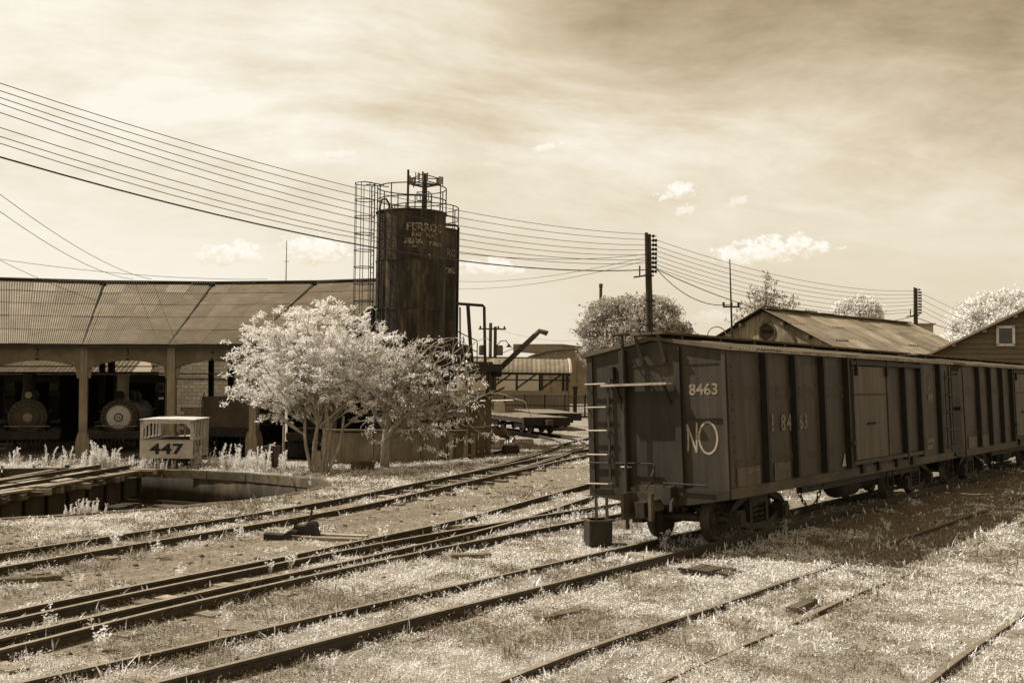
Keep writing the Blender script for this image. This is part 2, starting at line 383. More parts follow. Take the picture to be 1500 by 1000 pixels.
# ------------------------------------------------------------------ ground
def grassness(x, y):
    """0 bare dirt .. 1 full grass, in world metres"""
    x = np.asarray(x, float); y = np.asarray(y, float)
    nn = x*NV.x+y*NV.y; a = x*DV.x+y*DV.y
    g = fbm(x*.55, y*.55, 21, 4)
    g2 = fbm(x*2.6, y*2.6, 33, 3)
    v = .62*g+.38*g2
    thr = np.full_like(v, .43)                                   # front of the yard: mostly grass
    thr = thr-.13*ss(-9.3, -8.0, nn)*ss(22, 15, y)
    c1 = -3.4+(y-21.3)*.39                                       # line of the far main track
    c2 = -2.0+(y-15.4)*.55                                       # line of the switch tracks
    dirt = ss(.2, .9, x-c1)*ss(.9, .0, x-c2+.2)*ss(10, 14, y)*ss(36, 28, y)
    thr = thr+.17*dirt
    band = ss(-2.2, -.7, x-c1)*ss(.4, -.2, x-c1)
    thr = thr+.05*band
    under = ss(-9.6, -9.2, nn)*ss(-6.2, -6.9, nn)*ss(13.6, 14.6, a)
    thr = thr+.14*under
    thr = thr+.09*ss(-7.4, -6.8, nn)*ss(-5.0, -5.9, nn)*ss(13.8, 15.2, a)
    rim = np.hypot(x-TT.x, y-TT.y)
    thr = thr+.10*ss(TT_R+1.2, TT_R+.4, rim)
    thr = thr-.10*ss(29, 32, y)*ss(-1, -3, x)*ss(39, 37, y)
    thr = thr-.06*ss(38, 46, y)
    return ss(-.045, .075, v-thr)
def make_ground():
    def axis(lo, hi, fine, lo_f, hi_f, grow=1.25):
        a = list(np.arange(lo_f, hi_f+1e-6, fine)); s = fine
        while a[-1] < hi: s *= grow; a.append(a[-1]+s)
        s = fine
        while a[0] > lo: s *= grow; a.insert(0, a[0]-s)
        return np.array(a)
    xs = axis(-5000, 5000, .2, -17, 17); ys = axis(-300, 7000, .2, 6.5, 44)
    Xg, Yg = np.meshgrid(xs, ys, indexing='ij'); Zg = zg(Xg, Yg)
    far = ss(150, 400, np.hypot(Xg, Yg)); Zg = Zg*(1-far)-.3*far
    # camber towards the pit kerb
    nx, ny = Xg.shape
    idx = np.arange(nx*ny).reshape(nx, ny)
    F = np.stack([idx[:-1, :-1], idx[1:, :-1], idx[1:, 1:], idx[:-1, 1:]], -1).reshape(-1, 4)
    cx = (Xg[:-1, :-1]+Xg[1:, 1:]).ravel()/2; cy = (Yg[:-1, :-1]+Yg[1:, 1:]).ravel()/2
    F = F[np.hypot(cx-TT.x, cy-TT.y) > TT_R+.12]
    m = bpy.data.materials.new('yard_dirt_and_dry_grass'); m.use_nodes = True; nt = m.node_tree; N = nt.nodes; L = nt.links; b = N['Principled BSDF']
    b.inputs['Roughness'].default_value = .95; b.inputs['Specular IOR Level'].default_value = .1
    at = N.new('ShaderNodeAttribute'); at.attribute_name = 'grass'
    tc = N.new('ShaderNodeTexCoord')
    def nz(sc, det, ro=.65):
        n = N.new('ShaderNodeTexNoise'); n.inputs['Scale'].default_value = sc; n.inputs['Detail'].default_value = det; n.inputs['Roughness'].default_value = ro
        L.new(tc.outputs['Object'], n.inputs['Vector']); return n.outputs[0]
    def ramp(src, p0, c0, p1, c1):
        r = N.new('ShaderNodeValToRGB'); L.new(src, r.inputs[0]); e = r.color_ramp.elements
        e[0].position = p0; e[0].color = c0; e[1].position = p1; e[1].color = c1; return r.outputs[0]
    fine = nz(14, 8, .75); mid = nz(1.6, 6); tiny = nz(60, 4, .7)
    dirt = ramp(fine, .34, S(.075), .68, S(.31))
    gr = ramp(tiny, .38, S(.09), .66, S(.45))
    f = N.new('ShaderNodeMath'); f.operation = 'ADD'; L.new(at.outputs['Fac'], f.inputs[0])
    s2 = N.new('ShaderNodeMath'); s2.operation = 'MULTIPLY_ADD'; L.new(fine, s2.inputs[0]); s2.inputs[1].default_value = .9; s2.inputs[2].default_value = -.45; L.new(s2.outputs[0], f.inputs[1])
    fr = N.new('ShaderNodeValToRGB'); L.new(f.outputs[0], fr.inputs[0]); fr.color_ramp.elements[0].position = .28; fr.color_ramp.elements[1].position = .72
    mx = N.new('ShaderNodeMix'); mx.data_type = 'RGBA'; L.new(fr.outputs[0], mx.inputs[0]); L.new(dirt, mx.inputs[6]); L.new(gr, mx.inputs[7])
    tone = N.new('ShaderNodeMapRange'); L.new(mid, tone.inputs[0]); tone.inputs[1].default_value = .3; tone.inputs[2].default_value = .7; tone.inputs[3].default_value = .78; tone.inputs[4].default_value = 1.2
    sc = N.new('ShaderNodeVectorMath'); sc.operation = 'SCALE'; L.new(mx.outputs[2], sc.inputs[0]); L.new(tone.outputs[0], sc.inputs['Scale'])
    L.new(sc.outputs[0], b.inputs['Base Color'])
    bp = N.new('ShaderNodeBump'); bp.inputs['Strength'].default_value = .7; bp.inputs['Distance'].default_value = .05; L.new(fine, bp.inputs['Height']); L.new(bp.outputs[0], b.inputs['Normal'])
    V = np.stack([Xg, Yg, Zg], -1).reshape(-1, 3)
    o = raw('ground', V, F, m, smooth=True); o['kind'] = 'structure'
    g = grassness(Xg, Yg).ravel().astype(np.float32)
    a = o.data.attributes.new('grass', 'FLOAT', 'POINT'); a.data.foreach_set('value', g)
make_ground()

# ------------------------------------------------------------------ railway tracks
GA = .485
RAILPTS = []
def catmull(pts, step=.6):
    P = [Vector(p) for p in pts]; P = [P[0]*2-P[1]]+P+[P[-1]*2-P[-2]]; out = []
    for i in range(1, len(P)-2):
        k = max(2, int((P[i+1]-P[i]).length/step))
        for j in range(k):
            t = j/k; a, b, c, d = P[i-1:i+3]
            out.append(.5*((2*b)+(c-a)*t+(2*a-5*b+4*c-d)*t*t+(3*b-a-3*c+d)*t**3))
    out.append(P[-2]); return out
RAIL_PROF = [(-.03, 0), (.03, 0), (.03, -.03), (.010, -.045), (.010, -.105), (.055, -.125), (-.055, -.125), (-.010, -.105), (-.010, -.045), (-.03, -.03)]
def rail(cl, off, parent, z=0.0, jitter=0.0):
    V = []; F = []; n = len(RAIL_PROF); k = 0
    for i, p in enumerate(cl):
        d = (cl[min(i+1, len(cl)-1)]-cl[max(i-1, 0)]).normalized(); r = Vector((d.y, -d.x, 0))
        q = p+r*off; RAILPTS.append((q.x, q.y))
        jz = jitter*(math.sin(i*.37+off*5)+.6*math.sin(i*.83))
        for a, h in RAIL_PROF: V.append((q.x+r.x*a, q.y+r.y*a, p.z+z+h+jz))
    for i in range(len(cl)-1):
        for j in range(n):
            a = i*n+j; b = i*n+(j+1) % n; F.append((a, b, b+n, a+n))
    F.append(tuple(range(n-1, -1, -1))); F.append(tuple(range((len(cl)-1)*n, len(cl)*n)))
    me = bpy.data.meshes.new('rail'); me.from_pydata(V, [], F); me.materials.append(M_rail); me.materials.append(M_railtop); me.update()
    for pi, p in enumerate(me.polygons):
        if pi < (len(cl)-1)*n and pi % n == 0: p.material_index = 1
    o = link('rail', me, parent)
    acc = random.uniform(0, 8)
    for i in range(1, len(cl)-1):
        acc += (cl[i]-cl[i-1]).length
        if acc > 9.1 and 6 < cl[i].y < 32:
            acc = 0; d = (cl[i+1]-cl[i-1]).normalized(); r = Vector((d.y, -d.x, 0)); q = cl[i]+r*off
            for sd2 in (-1, 1):
                j = MB(); c_ = q+r*(sd2*.028)+Vector((0, 0, z-.072)); j.beam(c_-d*.3, c_+d*.3, .03, .05)
                for kk in (-.2, -.07, .07, .2): j.box(c_+d*kk+r*(sd2*.02), (.03, .03, .03))
                j.build('joint_bar', M_rail, o)
    return o
TIE = MB().box((0, 0, 0), (1.75, .2, .14)).mesh('sleeper', M_tie)
def track(label, pts, sleepers=None, sink=(0, 0), tilt=0.0, offs=(-GA, GA), jit=.004):
    cl = catmull([Vector((p[0], p[1], p[2] if len(p) > 2 else 0)) for p in pts])
    t = thing('railway_track', label, 'track', (0, 0, 0))
    for s, sk in zip(offs, sink): rail(cl, s, t, z=s*tilt+sk, jitter=jit)
    if sleepers:
        y0, y1, dz = sleepers; acc = 0
        for i in range(1, len(cl)):
            acc += (cl[i]-cl[i-1]).length
            if acc > .72:
                acc = 0
                if not (y0 <= cl[i].y <= y1): continue
                d = (cl[i]-cl[i-1]).normalized(); o = link('sleeper', TIE, t)
                o.location = cl[i]+Vector((random.uniform(-.08, .08), 0, -.125-.07+dz+random.uniform(-.02, .012)))
                o.rotation_euler = (0, random.uniform(-.02, .02), math.atan2(d.y, d.x)-math.pi/2+random.uniform(-.06, .06))
    return cl
T1 = [(-11, 6.5), (-8.9, 10.6), (-6.95, 14.45), (-5.5, 17.2), (-3.4, 21.35), (-.95, 28.0), (2.35, 36.6), (8, 50), (14, 63)]
track('far through track running past the pit, light sleeper ends showing at its right', T1, (8, 48, .035))
track('diverging track curving away right behind the end of the boxcar', [(-.95, 28.0), (.75, 34.2), (3.1, 44), (6, 52), (12, 62), (20, 72)], (33, 60, .0))
track('curving spur leading left to the parked flat wagons', [(-.95, 28.0), (.85, 34.0), (2.1, 39.5), (2.5, 43.5), (1.7, 48.5), (-.6, 55), (-5, 62)], (36, 60, .0))
track('upper track of the close pair that meet at bottom left', [(-9.2, 2.7), (-7.6, 6), (-5.13, 10.77), (-3.75, 13.2), (-2.35, 15.55), (-.48, 19.0), (1.78, 24.5), (5, 32), (9, 41)], (9, 27, .03))
track('lower track of the close pair, nearest beside the square steel bin', [(-9.0, 2.4), (-7.4, 5.7), (-4.93, 10.36), (-4.2, 11.75), (-2.65, 14.4), (-.92, 17.0), (1.75, 20.6), (5, 24.9), (12, 34)], (9, 21, .03))
def nl(nn, a): p = NV*nn+DV*a; return (p.x, p.y)
track('track under the two boxcars, running down to the bottom left corner', [nl(N_CAR, a) for a in (-2, 3, 8, 14, 20, 30, 45, 60)], (7, 40, .02), tilt=.0446, jit=.003)
track('half buried track in front of the boxcars, grass over its rails', [nl(-5.05, a) for a in (2, 6, 10, 15, 20, 30, 45)], None, sink=(-.005, -.042), jit=.02)
track('overgrown nearest track at the lower right corner', [nl(-2.25, a) for a in (4, 8, 12, 16, 22, 32)], None, sink=(-.030, -.05), jit=.022)

# ------------------------------------------------------------------ boxcars
CL, CW, CZ, CH = 11.69, 2.44, .785, 2.19
RIBS = [1.2, 2.35, 3.6, 4.78, 8.07, 9.15, 10.6]
def wheel_mesh():
    # axis along local y
    M = Matrix.Rotation(-math.pi/2, 4, 'X')
    return MB().lathe([(.06, -.07), (.13, -.08), (.15, -.03), (.27, -.025), (.28, -.06), (.345, -.06), (.35, .03), (.385, .04), (.385, .065), (.27, .065), (.26, .02), (.1, .03), (.1, .08)], 28, M).mesh('wheel', M_wheel, True)
WHEEL = wheel_mesh()
def truck(parent, x, name='truck'):
    t = MB()
    t.box((x, 0, .52), (.26, 1.5, .18))
    bol = t.build(name, M_under, parent)
    for ax in (-.84, .84):
        a = MB().cyl((x+ax, -.78, .37), (x+ax, .78, .37), .07, 12).build('axle', M_wheel, bol)
        for s in (-1, 1):
            w = link('wheel', WHEEL, bol); w.location = (x+ax, s*.485, .37); w.rotation_euler = (0, random.random()*6, math.pi if s > 0 else 0)
    for s in (-1, 1):
        y = s*.80; f = MB()
        # cast side frame: arched top chord, lower chord, columns, journal boxes
        top = [(-1.02, .44), (-.84, .58), (-.42, .70), (0, .73), (.42, .70), (.84, .58), (1.02, .44)]
        for (a, b) in zip(top[:-1], top[1:]): f.beam((x+a[0], y, a[1]), (x+b[0], y, b[1]), .12, .11, (0, 0, 1))
        low = [(-.84, .36), (-.34, .20), (.34, .20), (.84, .36)]
        for (a, b) in zip(low[:-1], low[1:]): f.beam((x+a[0], y, a[1]), (x+b[0], y, b[1]), .12, .10, (0, 0, 1))
        for q in (-.30, .30): f.beam((x+q, y, .2), (x+q, y, .72), .12, .09, (1, 0, 0))
        f.box((x, y, .62), (.55, .13, .12))
        f.build('side_frame', M_under, bol)
        for q in (-.84, .84):
            j = MB(); j.box((x+q, y+s*.05, .38), (.24, .2, .26)); j.box((x+q, y+s*.165, .37), (.17, .03, .17)); j.build('journal_box', M_under, bol)
        for q in (-.11, .11):
            pts = [(x+q+.06*math.cos(k*.9), y+.06*math.sin(k*.9), .24+.32*k/28) for k in range(29)]
            MB().path(pts, .018, 5).build('spring', M_wheel, bol)
    return bol
def rung(b, p0, p1, r=.014): b.path([p0, p1], r, 6)
def make_boxcar():
    root = thing('boxcar', 'dark ribbed railway boxcar marked 8463 and NO on its end, nearer of the two', 'boxcar', (DV*A_CAR+NV*N_CAR)[:], 0, 'boxcars coupled on one track')
    W2 = CW/2; z0, z1 = CZ, CZ+CH; pk = z1+.20
    b = MB()   # shell: sides, ends with gable, floor
    b.span((.0, -W2, z0), (CL, -W2+.04, z1)); b.span((0, W2-.04, z0), (CL, W2, z1)); b.span((.05, -W2+.05, z0+.02), (CL-.05, W2-.05, z0+.12))
    b.build('body', M_car, root)
    for x in (0, CL-.04):
        e = MB().prism([(-W2+.041, z0), (W2-.041, z0), (W2-.041, z1), (0, pk-.03), (-W2+.041, z1)], x, x+.04, Matrix(((0, 0, 1, 0), (1, 0, 0, 0), (0, 1, 0, 0), (0, 0, 0, 1))))
        e.build('end_wall', M_carend, root)
    # side sills and plates
    for s in (-1, 1):
        y = s*(W2+.012)
        MB().span((0, y-.012, z0-.03), (CL, y+.012, z0+.13)).build('side_sill', M_sill, root)
        for x in RIBS:
            r = MB(); r.box((x, s*(W2+.055), z0+.13+(CH-.16)/2), (.09, .11, CH-.19)); r.box((x+.08, s*(W2+.012), z0+.13+(CH-.16)/2), (.24, .02, CH-.19))
            r.build('rib', M_rib, root)
        for x in (.05, CL-.05): MB().box((x, s*(W2+.012), z0+.13+(CH-.16)/2), (.10, .022, CH-.19)).build('corner_post', M_car, root)
        edges = [.10]+[x for x in RIBS]+[CL-.1]
    rv = MB().box((0, 0, 0), (.022, .012, .022)).mesh('rivet', M_under)
    for a_, b_ in zip(edges[:-1], edges[1:]):
        if a_ > 4.7 and b_ < 8.1: continue
        x0_, x1_ = a_+.2 if a_ > .2 else a_+.02, b_-.06
        m_ = MB(); nx, nz = 7, 7; V = []; F = []
        for i_ in range(nx+1):
            for j_ in range(nz+1):
                u_, w_ = i_/nx, j_/nz; bulge = .018*math.sin(math.pi*u_)*math.sin(math.pi*w_)*random.uniform(-.6, 1)+random.uniform(-.003, .003)
                V.append((x0_+(x1_-x0_)*u_, -W2-.004-max(0, bulge+.004), z0+.14+(CH-.34)*w_))
        for i_ in range(nx):
            for j_ in range(nz): q_ = i_*(nz+1)+j_; F.append((q_, q_+nz+1, q_+nz+2, q_+1))
        m_.add(V, F); m_.build('side_panel', M_car, root, True)
        for zz_, hh_ in ((z0+1.42, .22), (z0+.42, .13)):
            if b_ < 4.9: MB().add([(x0_, -W2-.026, zz_), (x1_, -W2-.026, zz_), (x1_, -W2-.026, zz_+hh_), (x0_, -W2-.026, zz_+hh_)], [(0, 1, 2, 3)]).build('faded_paint_band', M_fade, root)
        for k_ in range(9):
            for xx_ in (x0_+.03, x1_-.03):
                o_ = link('rivet', rv, root); o_.location = (xx_, -W2-.012, z0+.24+k_*.21)
    for x0, x1 in ((.12, 1.05), (1.45, 2.2)):
        MB().span((x0+.08, -W2-.027, z0+.135), (x1-.05, -W2+.01, z0+.42)).build('patch_plate', M_door, root)
    # roof: corrugated sheets on both slopes
    nsh = 13; wl = CL/nsh; sl = math.hypot(W2+.10, .235)
    V, F = corr_sheet(wl+.02, sl, 8, .012)
    me = bpy.data.meshes.new('roof_sheet'); me.from_pydata(V, [], F); me.materials.append(M_carroof); me.update()
    rf = MB().span((.06, -W2+.06, z1-.02), (CL-.06, W2-.06, z1+.0)).build('roof', M_dark, root)
    for s in (-1, 1):
        ang = math.atan2(.235, W2+.10)
        for i in range(nsh):
            o = link('roof_sheet', me, rf)
            # sheet local: x along car, y up the slope
            o.matrix_local = Matrix.Translation((wl*(i+.5), s*(W2+.10), z1+.005+.004*(i % 2)+random.uniform(0, .012))) @ Matrix.Rotation(math.pi if s > 0 else 0, 4, 'Z') @ Matrix.Rotation(ang, 4, 'X')
    for s in (-1, 1):   # bright worn drip edge
        MB().beam((-.05, s*(W2+.095), z1-.012), (CL+.05, s*(W2+.095), z1-.012), .02, .03).build('eave_strip', M_eave, rf)
    for x in (-.03, CL+.03):
        g = MB(); g.beam((x, -W2-.1, z1-.0), (x, 0, pk+.02), .07, .06); g.beam((x, W2+.1, z1-.0), (x, 0, pk+.02), .07, .06); g.build('gable_trim', M_carroof, rf)
    for k, y in enumerate((-.2, 0, .2)):
        for i in range(4): MB().span((-.22+i*(CL+.44)/4+.01, y-.09, pk+.07), (-.22+(i+1)*(CL+.44)/4-.01, y+.09, pk+.105)).build('running_board', M_wood, rf)
    for y in (-.2, .2):
        for x in (.0, CL):
            sx = -1 if x == 0 else 1
            q = MB(); q.beam((x+sx*.2, y, pk+.06), (x+sx*.03, y, z1-.10), .05, .02, (1, 0, 0)); q.box((x+sx*.025, y, z1-.12), (.03, .07, .09)); q.build('board_bracket', M_sill, root)
    for i in range(9): MB().box((.5+i*1.33, 0, pk+.03), (.06, .5, .07)).build('board_saddle', M_carroof, rf)
    # hatch rails on the far part of the roof
    MB().path([(.1, 1.02, z1+.05), (.1, 1.02, z1+.14), (.9, 1.02, z1+.14), (.9, 1.02, z1+.05)], .012, 5).build('roof_grab_iron', M_under, root)
    # near end: posts, ladder, brake staff, step
    for (ya, yb) in ((.49, .59), (-.48, -.38)):
        MB().span((-.07, ya, z0), (-.0, yb, z1+.06)).build('end_post', M_carend, root)
    MB().span((-.035, W2-.10, z0), (0, W2, z1-.02)).build('end_post', M_carend, root)
    MB().span((-.035, -W2, z0), (0, -W2+.06, z1-.02)).build('end_post', M_car, root)
    ESM = Matrix(((0, 0, 1, 0), (1, 0, 0, 0), (0, 1, 0, 0), (0, 0, 0, 1)))
    MB().prism([(-W2, z0-.03), (-.55, z0-.13), (.25, z0-.15), (.5, z0-.12), (W2, z0-.04), (W2, z0+.06), (.48, z0+.12), (-.48, z0+.12), (-W2, z0+.10)], -.045, -.001, ESM).build('end_sill', M_carend, root)
    MB().span((-.03, -1.16, 1.945), (-.001, -.49, 1.96)).build('sheet_seam', M_carend, root)
    MB().span((-.012, -1.1, 2.76), (-.001, .48, 2.775)).build('sheet_seam', M_carend, root)
    st = MB(); st.span((-.06, .80, 1.0), (-.04, .84, 2.62)); st.build('ladder_stile', M_carend, root)
    for i, z in enumerate((2.52, 2.15, 1.78, 1.40, .94)):
        q = MB(); q.path([(-.0, 1.24, z), (-.09, 1.22, z), (-.09, .84, z), (-.0, .82, z)], .015, 6); q.build('ladder_rung', M_lightmetal, root)
    MB().path([(-.17, .45, .66), (-.17, .45, 3.26)], .025, 8).build('brake_staff', M_under, root)
    bw = MB(); bw.path([(-.17+.16*math.cos(t), .45+.16*math.sin(t), 3.27) for t in np.linspace(0, 2*math.pi, 17)], .014, 5)
    for t in range(4): bw.path([(-.17, .45, 3.25), (-.17+.16*math.cos(t*1.57), .45+.16*math.sin(t*1.57), 3.27)], .01, 4)
    bw.build('brake_wheel', M_under, root)
    for k in range(2): MB().span((-.28+k*.125, -.36, 2.47), (-.165+k*.125, .81, 2.505)).build('brake_step_board', M_lightmetal, root)
    for y in (-.30, .55):
        MB().beam((-.05, y, 2.18), (-.25, y, 2.46), .03, .05, (1, 0, 0)).build('step_bracket', M_carend, root)
    q = MB(); q.box((-.05, .74, 2.68), (.1, .1, .2)); q.path([(-.1, .74, 2.60), (-.12, .74, 2.52)], .02, 5); q.build('marker_bracket', M_under, root)
    MB().path([(-.0, .70, 1.27), (-.08, .69, 1.27), (-.08, .05, 1.27), (-.08, .0, 1.24), (-.08, .0, 1.02)], .013, 6).build('grab_pipe', M_under, root)
    MB().path([(-.0, .60, 1.21), (-.08, .59, 1.21), (-.08, .47, 1.21), (-.0, .46, 1.21)], .016, 6).build('grab_iron', M_lightmetal, root)
    MB().path([(-.0, 1.24, 1.27), (-.06, 1.22, 1.27), (-.06, .84, 1.27)], .012, 5).build('grab_iron', M_carend, root)
    for y in (1.1, .9): MB().beam((-.05, y, .72), (-.05, y, .38), .05, .015, (1, 0, 0)).build('step_strap', M_under, root)
    # coupler with its jaws
    for x, sg in ((0, -1), (CL, 1)):
        c = MB(); c.span((x, -.10, .56), (x+sg*.40, .10, .74)); c.span((x+sg*.02, -.34, .66), (x+sg*.10, .34, .94)); cp_ = c.build('coupler', M_sill, root)
        k = MB(); a_ = []
        outer = [(.66, .26), (.64, .22), (.44, .20), (.38, .15), (.38, -.12), (.44, -.17), (.60, -.19), (.62, -.25)]
        inner = [(.60, -.23), (.58, -.225), (.46, -.21), (.33, -.17), (.33, .19), (.42, .245), (.62, .26)]
        for p, q in zip(outer[:-1], outer[1:]): k.beam((x+sg*p[0], p[1], .66), (x+sg*q[0], q[1], .66), .035, .40)
        k.build('coupler_jaw', M_sill, cp_)
        MB().prism([(x+sg*.40, -.10), (x+sg*.58, -.09), (x+sg*.60, .03), (x+sg*.52, .12), (x+sg*.40, .12)][::1 if sg > 0 else -1], .50, .72).build('knuckle', M_under, cp_)
        lv = MB(); lv.box((x+sg*.16, -.30, .80), (.14, .10, .26)); lv.path([(x+sg*.12, -.36, .78), (x+sg*.30, -.40, .70), (x+sg*.36, -.42, .58)], .03, 6); lv.path([(x+sg*.05, .02, 1.18), (x+sg*.12, .03, 1.08), (x+sg*.10, .0, .98)], .02, 5); lv.build('lock_lifter', M_under, cp_)
        MB().path([(x+sg*.4, -.02, .9), (x+sg*.25, -.02, 1.0), (x+sg*.1, -.15, .98), (x+sg*.1, -.9, .96)], .014, 5).build('uncoupling_rod', M_under, root)
    MB().path([(-.16, .3, .78), (-.26, .36, .60), (-.30, .38, .42), (-.25, .40, .28)], .03, 7).build('brake_hose', M_rubber, root)
    # right-hand ladder on the far end of the near side
    l = []
    for x in (11.1, 11.62): MB().span((x-.02, -W2-.07, 1.0), (x+.02, -W2-.05, 2.80)).build('ladder_stile', M_under, root)
    for i in range(5): MB().path([(11.08, -W2-.05, 2.64-i*.40), (11.08, -W2-.10, 2.64-i*.40), (11.98, -W2-.10, 2.64-i*.40)], .014, 5).build('ladder_rung', M_sill, root)
    # sliding door, track, latch
    dr = MB().span((5.02, -W2-.075, 1.06), (6.98, -W2-.035, 2.80)).build('door', M_door, root)
    MB().span((5.02, -W2-.083, 2.26), (6.98, -W2-.076, 2.285)).build('door_seam', M_rib, dr)
    for x in (5.05, 6.95): MB().span((x-.025, -W2-.095, 1.06), (x+.025, -W2-.076, 2.80)).build('door_edge', M_sill, dr)
    h = MB(); h.span((5.75, -W2-.11, 1.70), (6.15, -W2-.077, 1.74)); h.build('door_handle', M_dark, dr)
    MB().span((4.9, -W2-.12, 2.82), (9.1, -W2-.02, 2.90)).build('door_track', M_rib, root)
    MB().span((4.92, -W2-.10, .98), (9.12, -W2-.02, 1.05)).build('door_rail', M_sill, root)
    for x in (5.4, 6.3, 7.4, 8.4): MB().span((x, -W2-.08, .80), (x+.16, -W2-.025, .97)).build('rail_bracket', M_rib, root)
    for x in (5.2, 6.9): MB().span((x-.04, -W2-.13, 2.62), (x+.04, -W2-.08, 2.93)).build('door_hanger', M_rib, dr)
    MB().span((4.78, -W2-.14, 1.35), (4.98, -W2-.08, 1.43)).build('door_latch', M_under, root)
    MB().prism([(4.46, .98), (4.66, .98), (4.62, 1.22)], W2+.028, W2+.031, Matrix(((1, 0, 0, 0), (0, 0, -1, 0), (0, 1, 0, 0), (0, 0, 0, 1)))).build('white_triangle', M_lightmetal, root)
    # lettering on the end (faces -x) and side (faces -y)
    ME = Matrix(((0, 0, -1, 0), (-1, 0, 0, 0), (0, 1, 0, 0), (0, 0, 0, 1)))
    MS = Matrix(((1, 0, 0, 0), (0, 0, -1, 0), (0, 1, 0, 0), (0, 0, 0, 1)))
    def put(txt, size, m, M, loc, name, **k):
        me = text_mesh(txt, size, m, **k); o = link(name, me, root); o.matrix_local = Matrix.Translation(loc) @ M; return o
    put('8463', .235, M_letter, ME, (-.004, -.84, 2.375), 'number_lettering', bold=.006, xs=1.05)
    no = MB()
    def stroke(pts, w=.028):
        P = []; F = []
        for i, p in enumerate(pts):
            a = Vector(pts[max(0, i-1)]); c = Vector(pts[min(len(pts)-1, i+1)]); d = (c-a).normalized(); nrm = Vector((-d.y, d.x))
            P += [(-.005, p[0]+nrm.x*w/2, p[1]+nrm.y*w/2), (-.005, p[0]-nrm.x*w/2, p[1]-nrm.y*w/2)]
        for i in range(len(pts)-1): F.append((2*i, 2*i+1, 2*i+3, 2*i+2))
        no.add(P, F)
    stroke([(-.55, 1.46), (-.56, 1.65), (-.55, 1.86)]); stroke([(-.54, 1.86), (-.62, 1.66), (-.69, 1.44)]); stroke([(-.69, 1.44), (-.70, 1.65), (-.71, 1.89)])
    stroke([(-.89+.15*math.cos(t), 1.66+.235*math.sin(t)) for t in np.linspace(1.2, 1.2+2*math.pi+.2, 22)], .032)
    no.build('chalk_lettering', M_chalk, root)
    for ch, x in (('1', 1.52), ('8', 1.93), ('4', 2.17), ('6', 2.42), ('3', 2.86)):
        put(ch, .36, M_letter_f if ch in '63' else M_letter, MS, (x, -W2-(.030 if ch != '6' else .135), 1.82), 'number_lettering', bold=.008)
    for txt, sz, x, z in (('CAPY 60000', .075, .75, 1.13), ('LD LMT 61200', .075, 1.82, 1.13), ('LT WT 28400', .07, 1.8, 1.02)):
        put(txt, sz, M_letter_f, MS, (x, -W2-.030, z), 'data_lettering')
    em = MB(); ring = [(9.82+.20*math.cos(t), 2.55+.22*math.sin(t)) for t in np.linspace(.9, 2*math.pi+.3, 26)]
    P = []; F = []
    for i, p in enumerate(ring):
        a = Vector(ring[max(0, i-1)]); c = Vector(ring[min(len(ring)-1, i+1)]); d = (c-a).normalized(); nrm = Vector((-d.y, d.x))
        P += [(p[0]+nrm.x*.022, -W2-.030, p[1]+nrm.y*.022), (p[0]-nrm.x*.022, -W2-.030, p[1]-nrm.y*.022)]
    em.add(P, [(2*i, 2*i+1, 2*i+3, 2*i+2) for i in range(len(ring)-1)]); em.build('round_emblem', M_letter_f, root)
    for x0, z0_, w, hh in ((9.85, 2.12, .3, .14), (9.6, 1.20, .5, .10), (9.62, 1.05, .42, .10)):
        MB().span((x0, -W2-.032, z0_), (x0+w, -W2-.030, z0_+hh)).build('stencil_panel', M_letter_f, root)
    # underframe: sills, trussing, air tank, chain
    u = MB(); u.span((.1, -.18, .58), (CL-.1, .18, CZ-.01)); u.span((2.9, -W2+.1, .62), (8.8, -W2+.2, CZ-.01)); u.span((2.9, W2-.2, .62), (8.8, W2-.1, CZ-.01)); u.build('underframe', M_under, root)
    MB().lathe([(.05, -.55), (.2, -.5), (.22, -.4), (.22, .4), (.2, .5), (.05, .55)], 16, Matrix.Translation((6.3, -.55, .50)) @ Matrix.Rotation(math.pi/2, 4, 'Y')).build('air_tank', M_under, root, True)
    cy = MB(); cy.lathe([(.16, -.3), (.16, .25), (.19, .26), (.19, .32), (.05, .34), (.05, .6)], 14, Matrix.Translation((7.5, -.5, .50)) @ Matrix.Rotation(math.pi/2, 4, 'Y')); cy.build('brake_cylinder', M_under, root, True)
    pts = [(2.7+t*1.2, -W2+.12, .76-.42*math.sin(math.pi*t)) for t in np.linspace(0, 1, 15)]
    ch = MB()
    for i in range(14):
        a = Vector(pts[i]); b2 = Vector(pts[i+1]); d = (b2-a)*.65; sd_ = Vector((0, 1, 0)) if i % 2 else Vector((0, 0, 1)); c = (a+b2)/2
        ring = [c+d*math.cos(t)+sd_*.03*math.sin(t) for t in np.linspace(0, 2*math.pi, 9)]
        ch.path(ring, .011, 4, False)
    ch.build('chain', M_under, root)
    for xx in (7.0, 11.3):
        sp = MB(); sp.path([(xx, -W2+.01, .80), (xx, -W2+.01, .42), (xx+.35, -W2+.01, .42), (xx+.35, -W2+.01, .80)], .018, 5); sp.build('stirrup_step', M_under, root)
    truck(root, 1.75); truck(root, 9.95)
    rz = math.atan2(DV.y, DV.x)
    root.rotation_mode = 'QUATERNION'
    root.rotation_quaternion = (Matrix.Rotation(rz, 3, 'Z') @ Matrix.Rotation(-.0446, 3, 'X')).to_quaternion()
    return root
car = make_boxcar()
car2 = copy_tree(car, None, skip=('number_lettering', 'chalk_lettering', 'round_emblem', 'white_triangle', 'stencil_panel', 'data_lettering'))
car2.location = (DV*(A_CAR+12.72)+NV*(N_CAR+.02))[:]
car2['label'] = 'second dark boxcar at the right edge, coupled behind the numbered one'

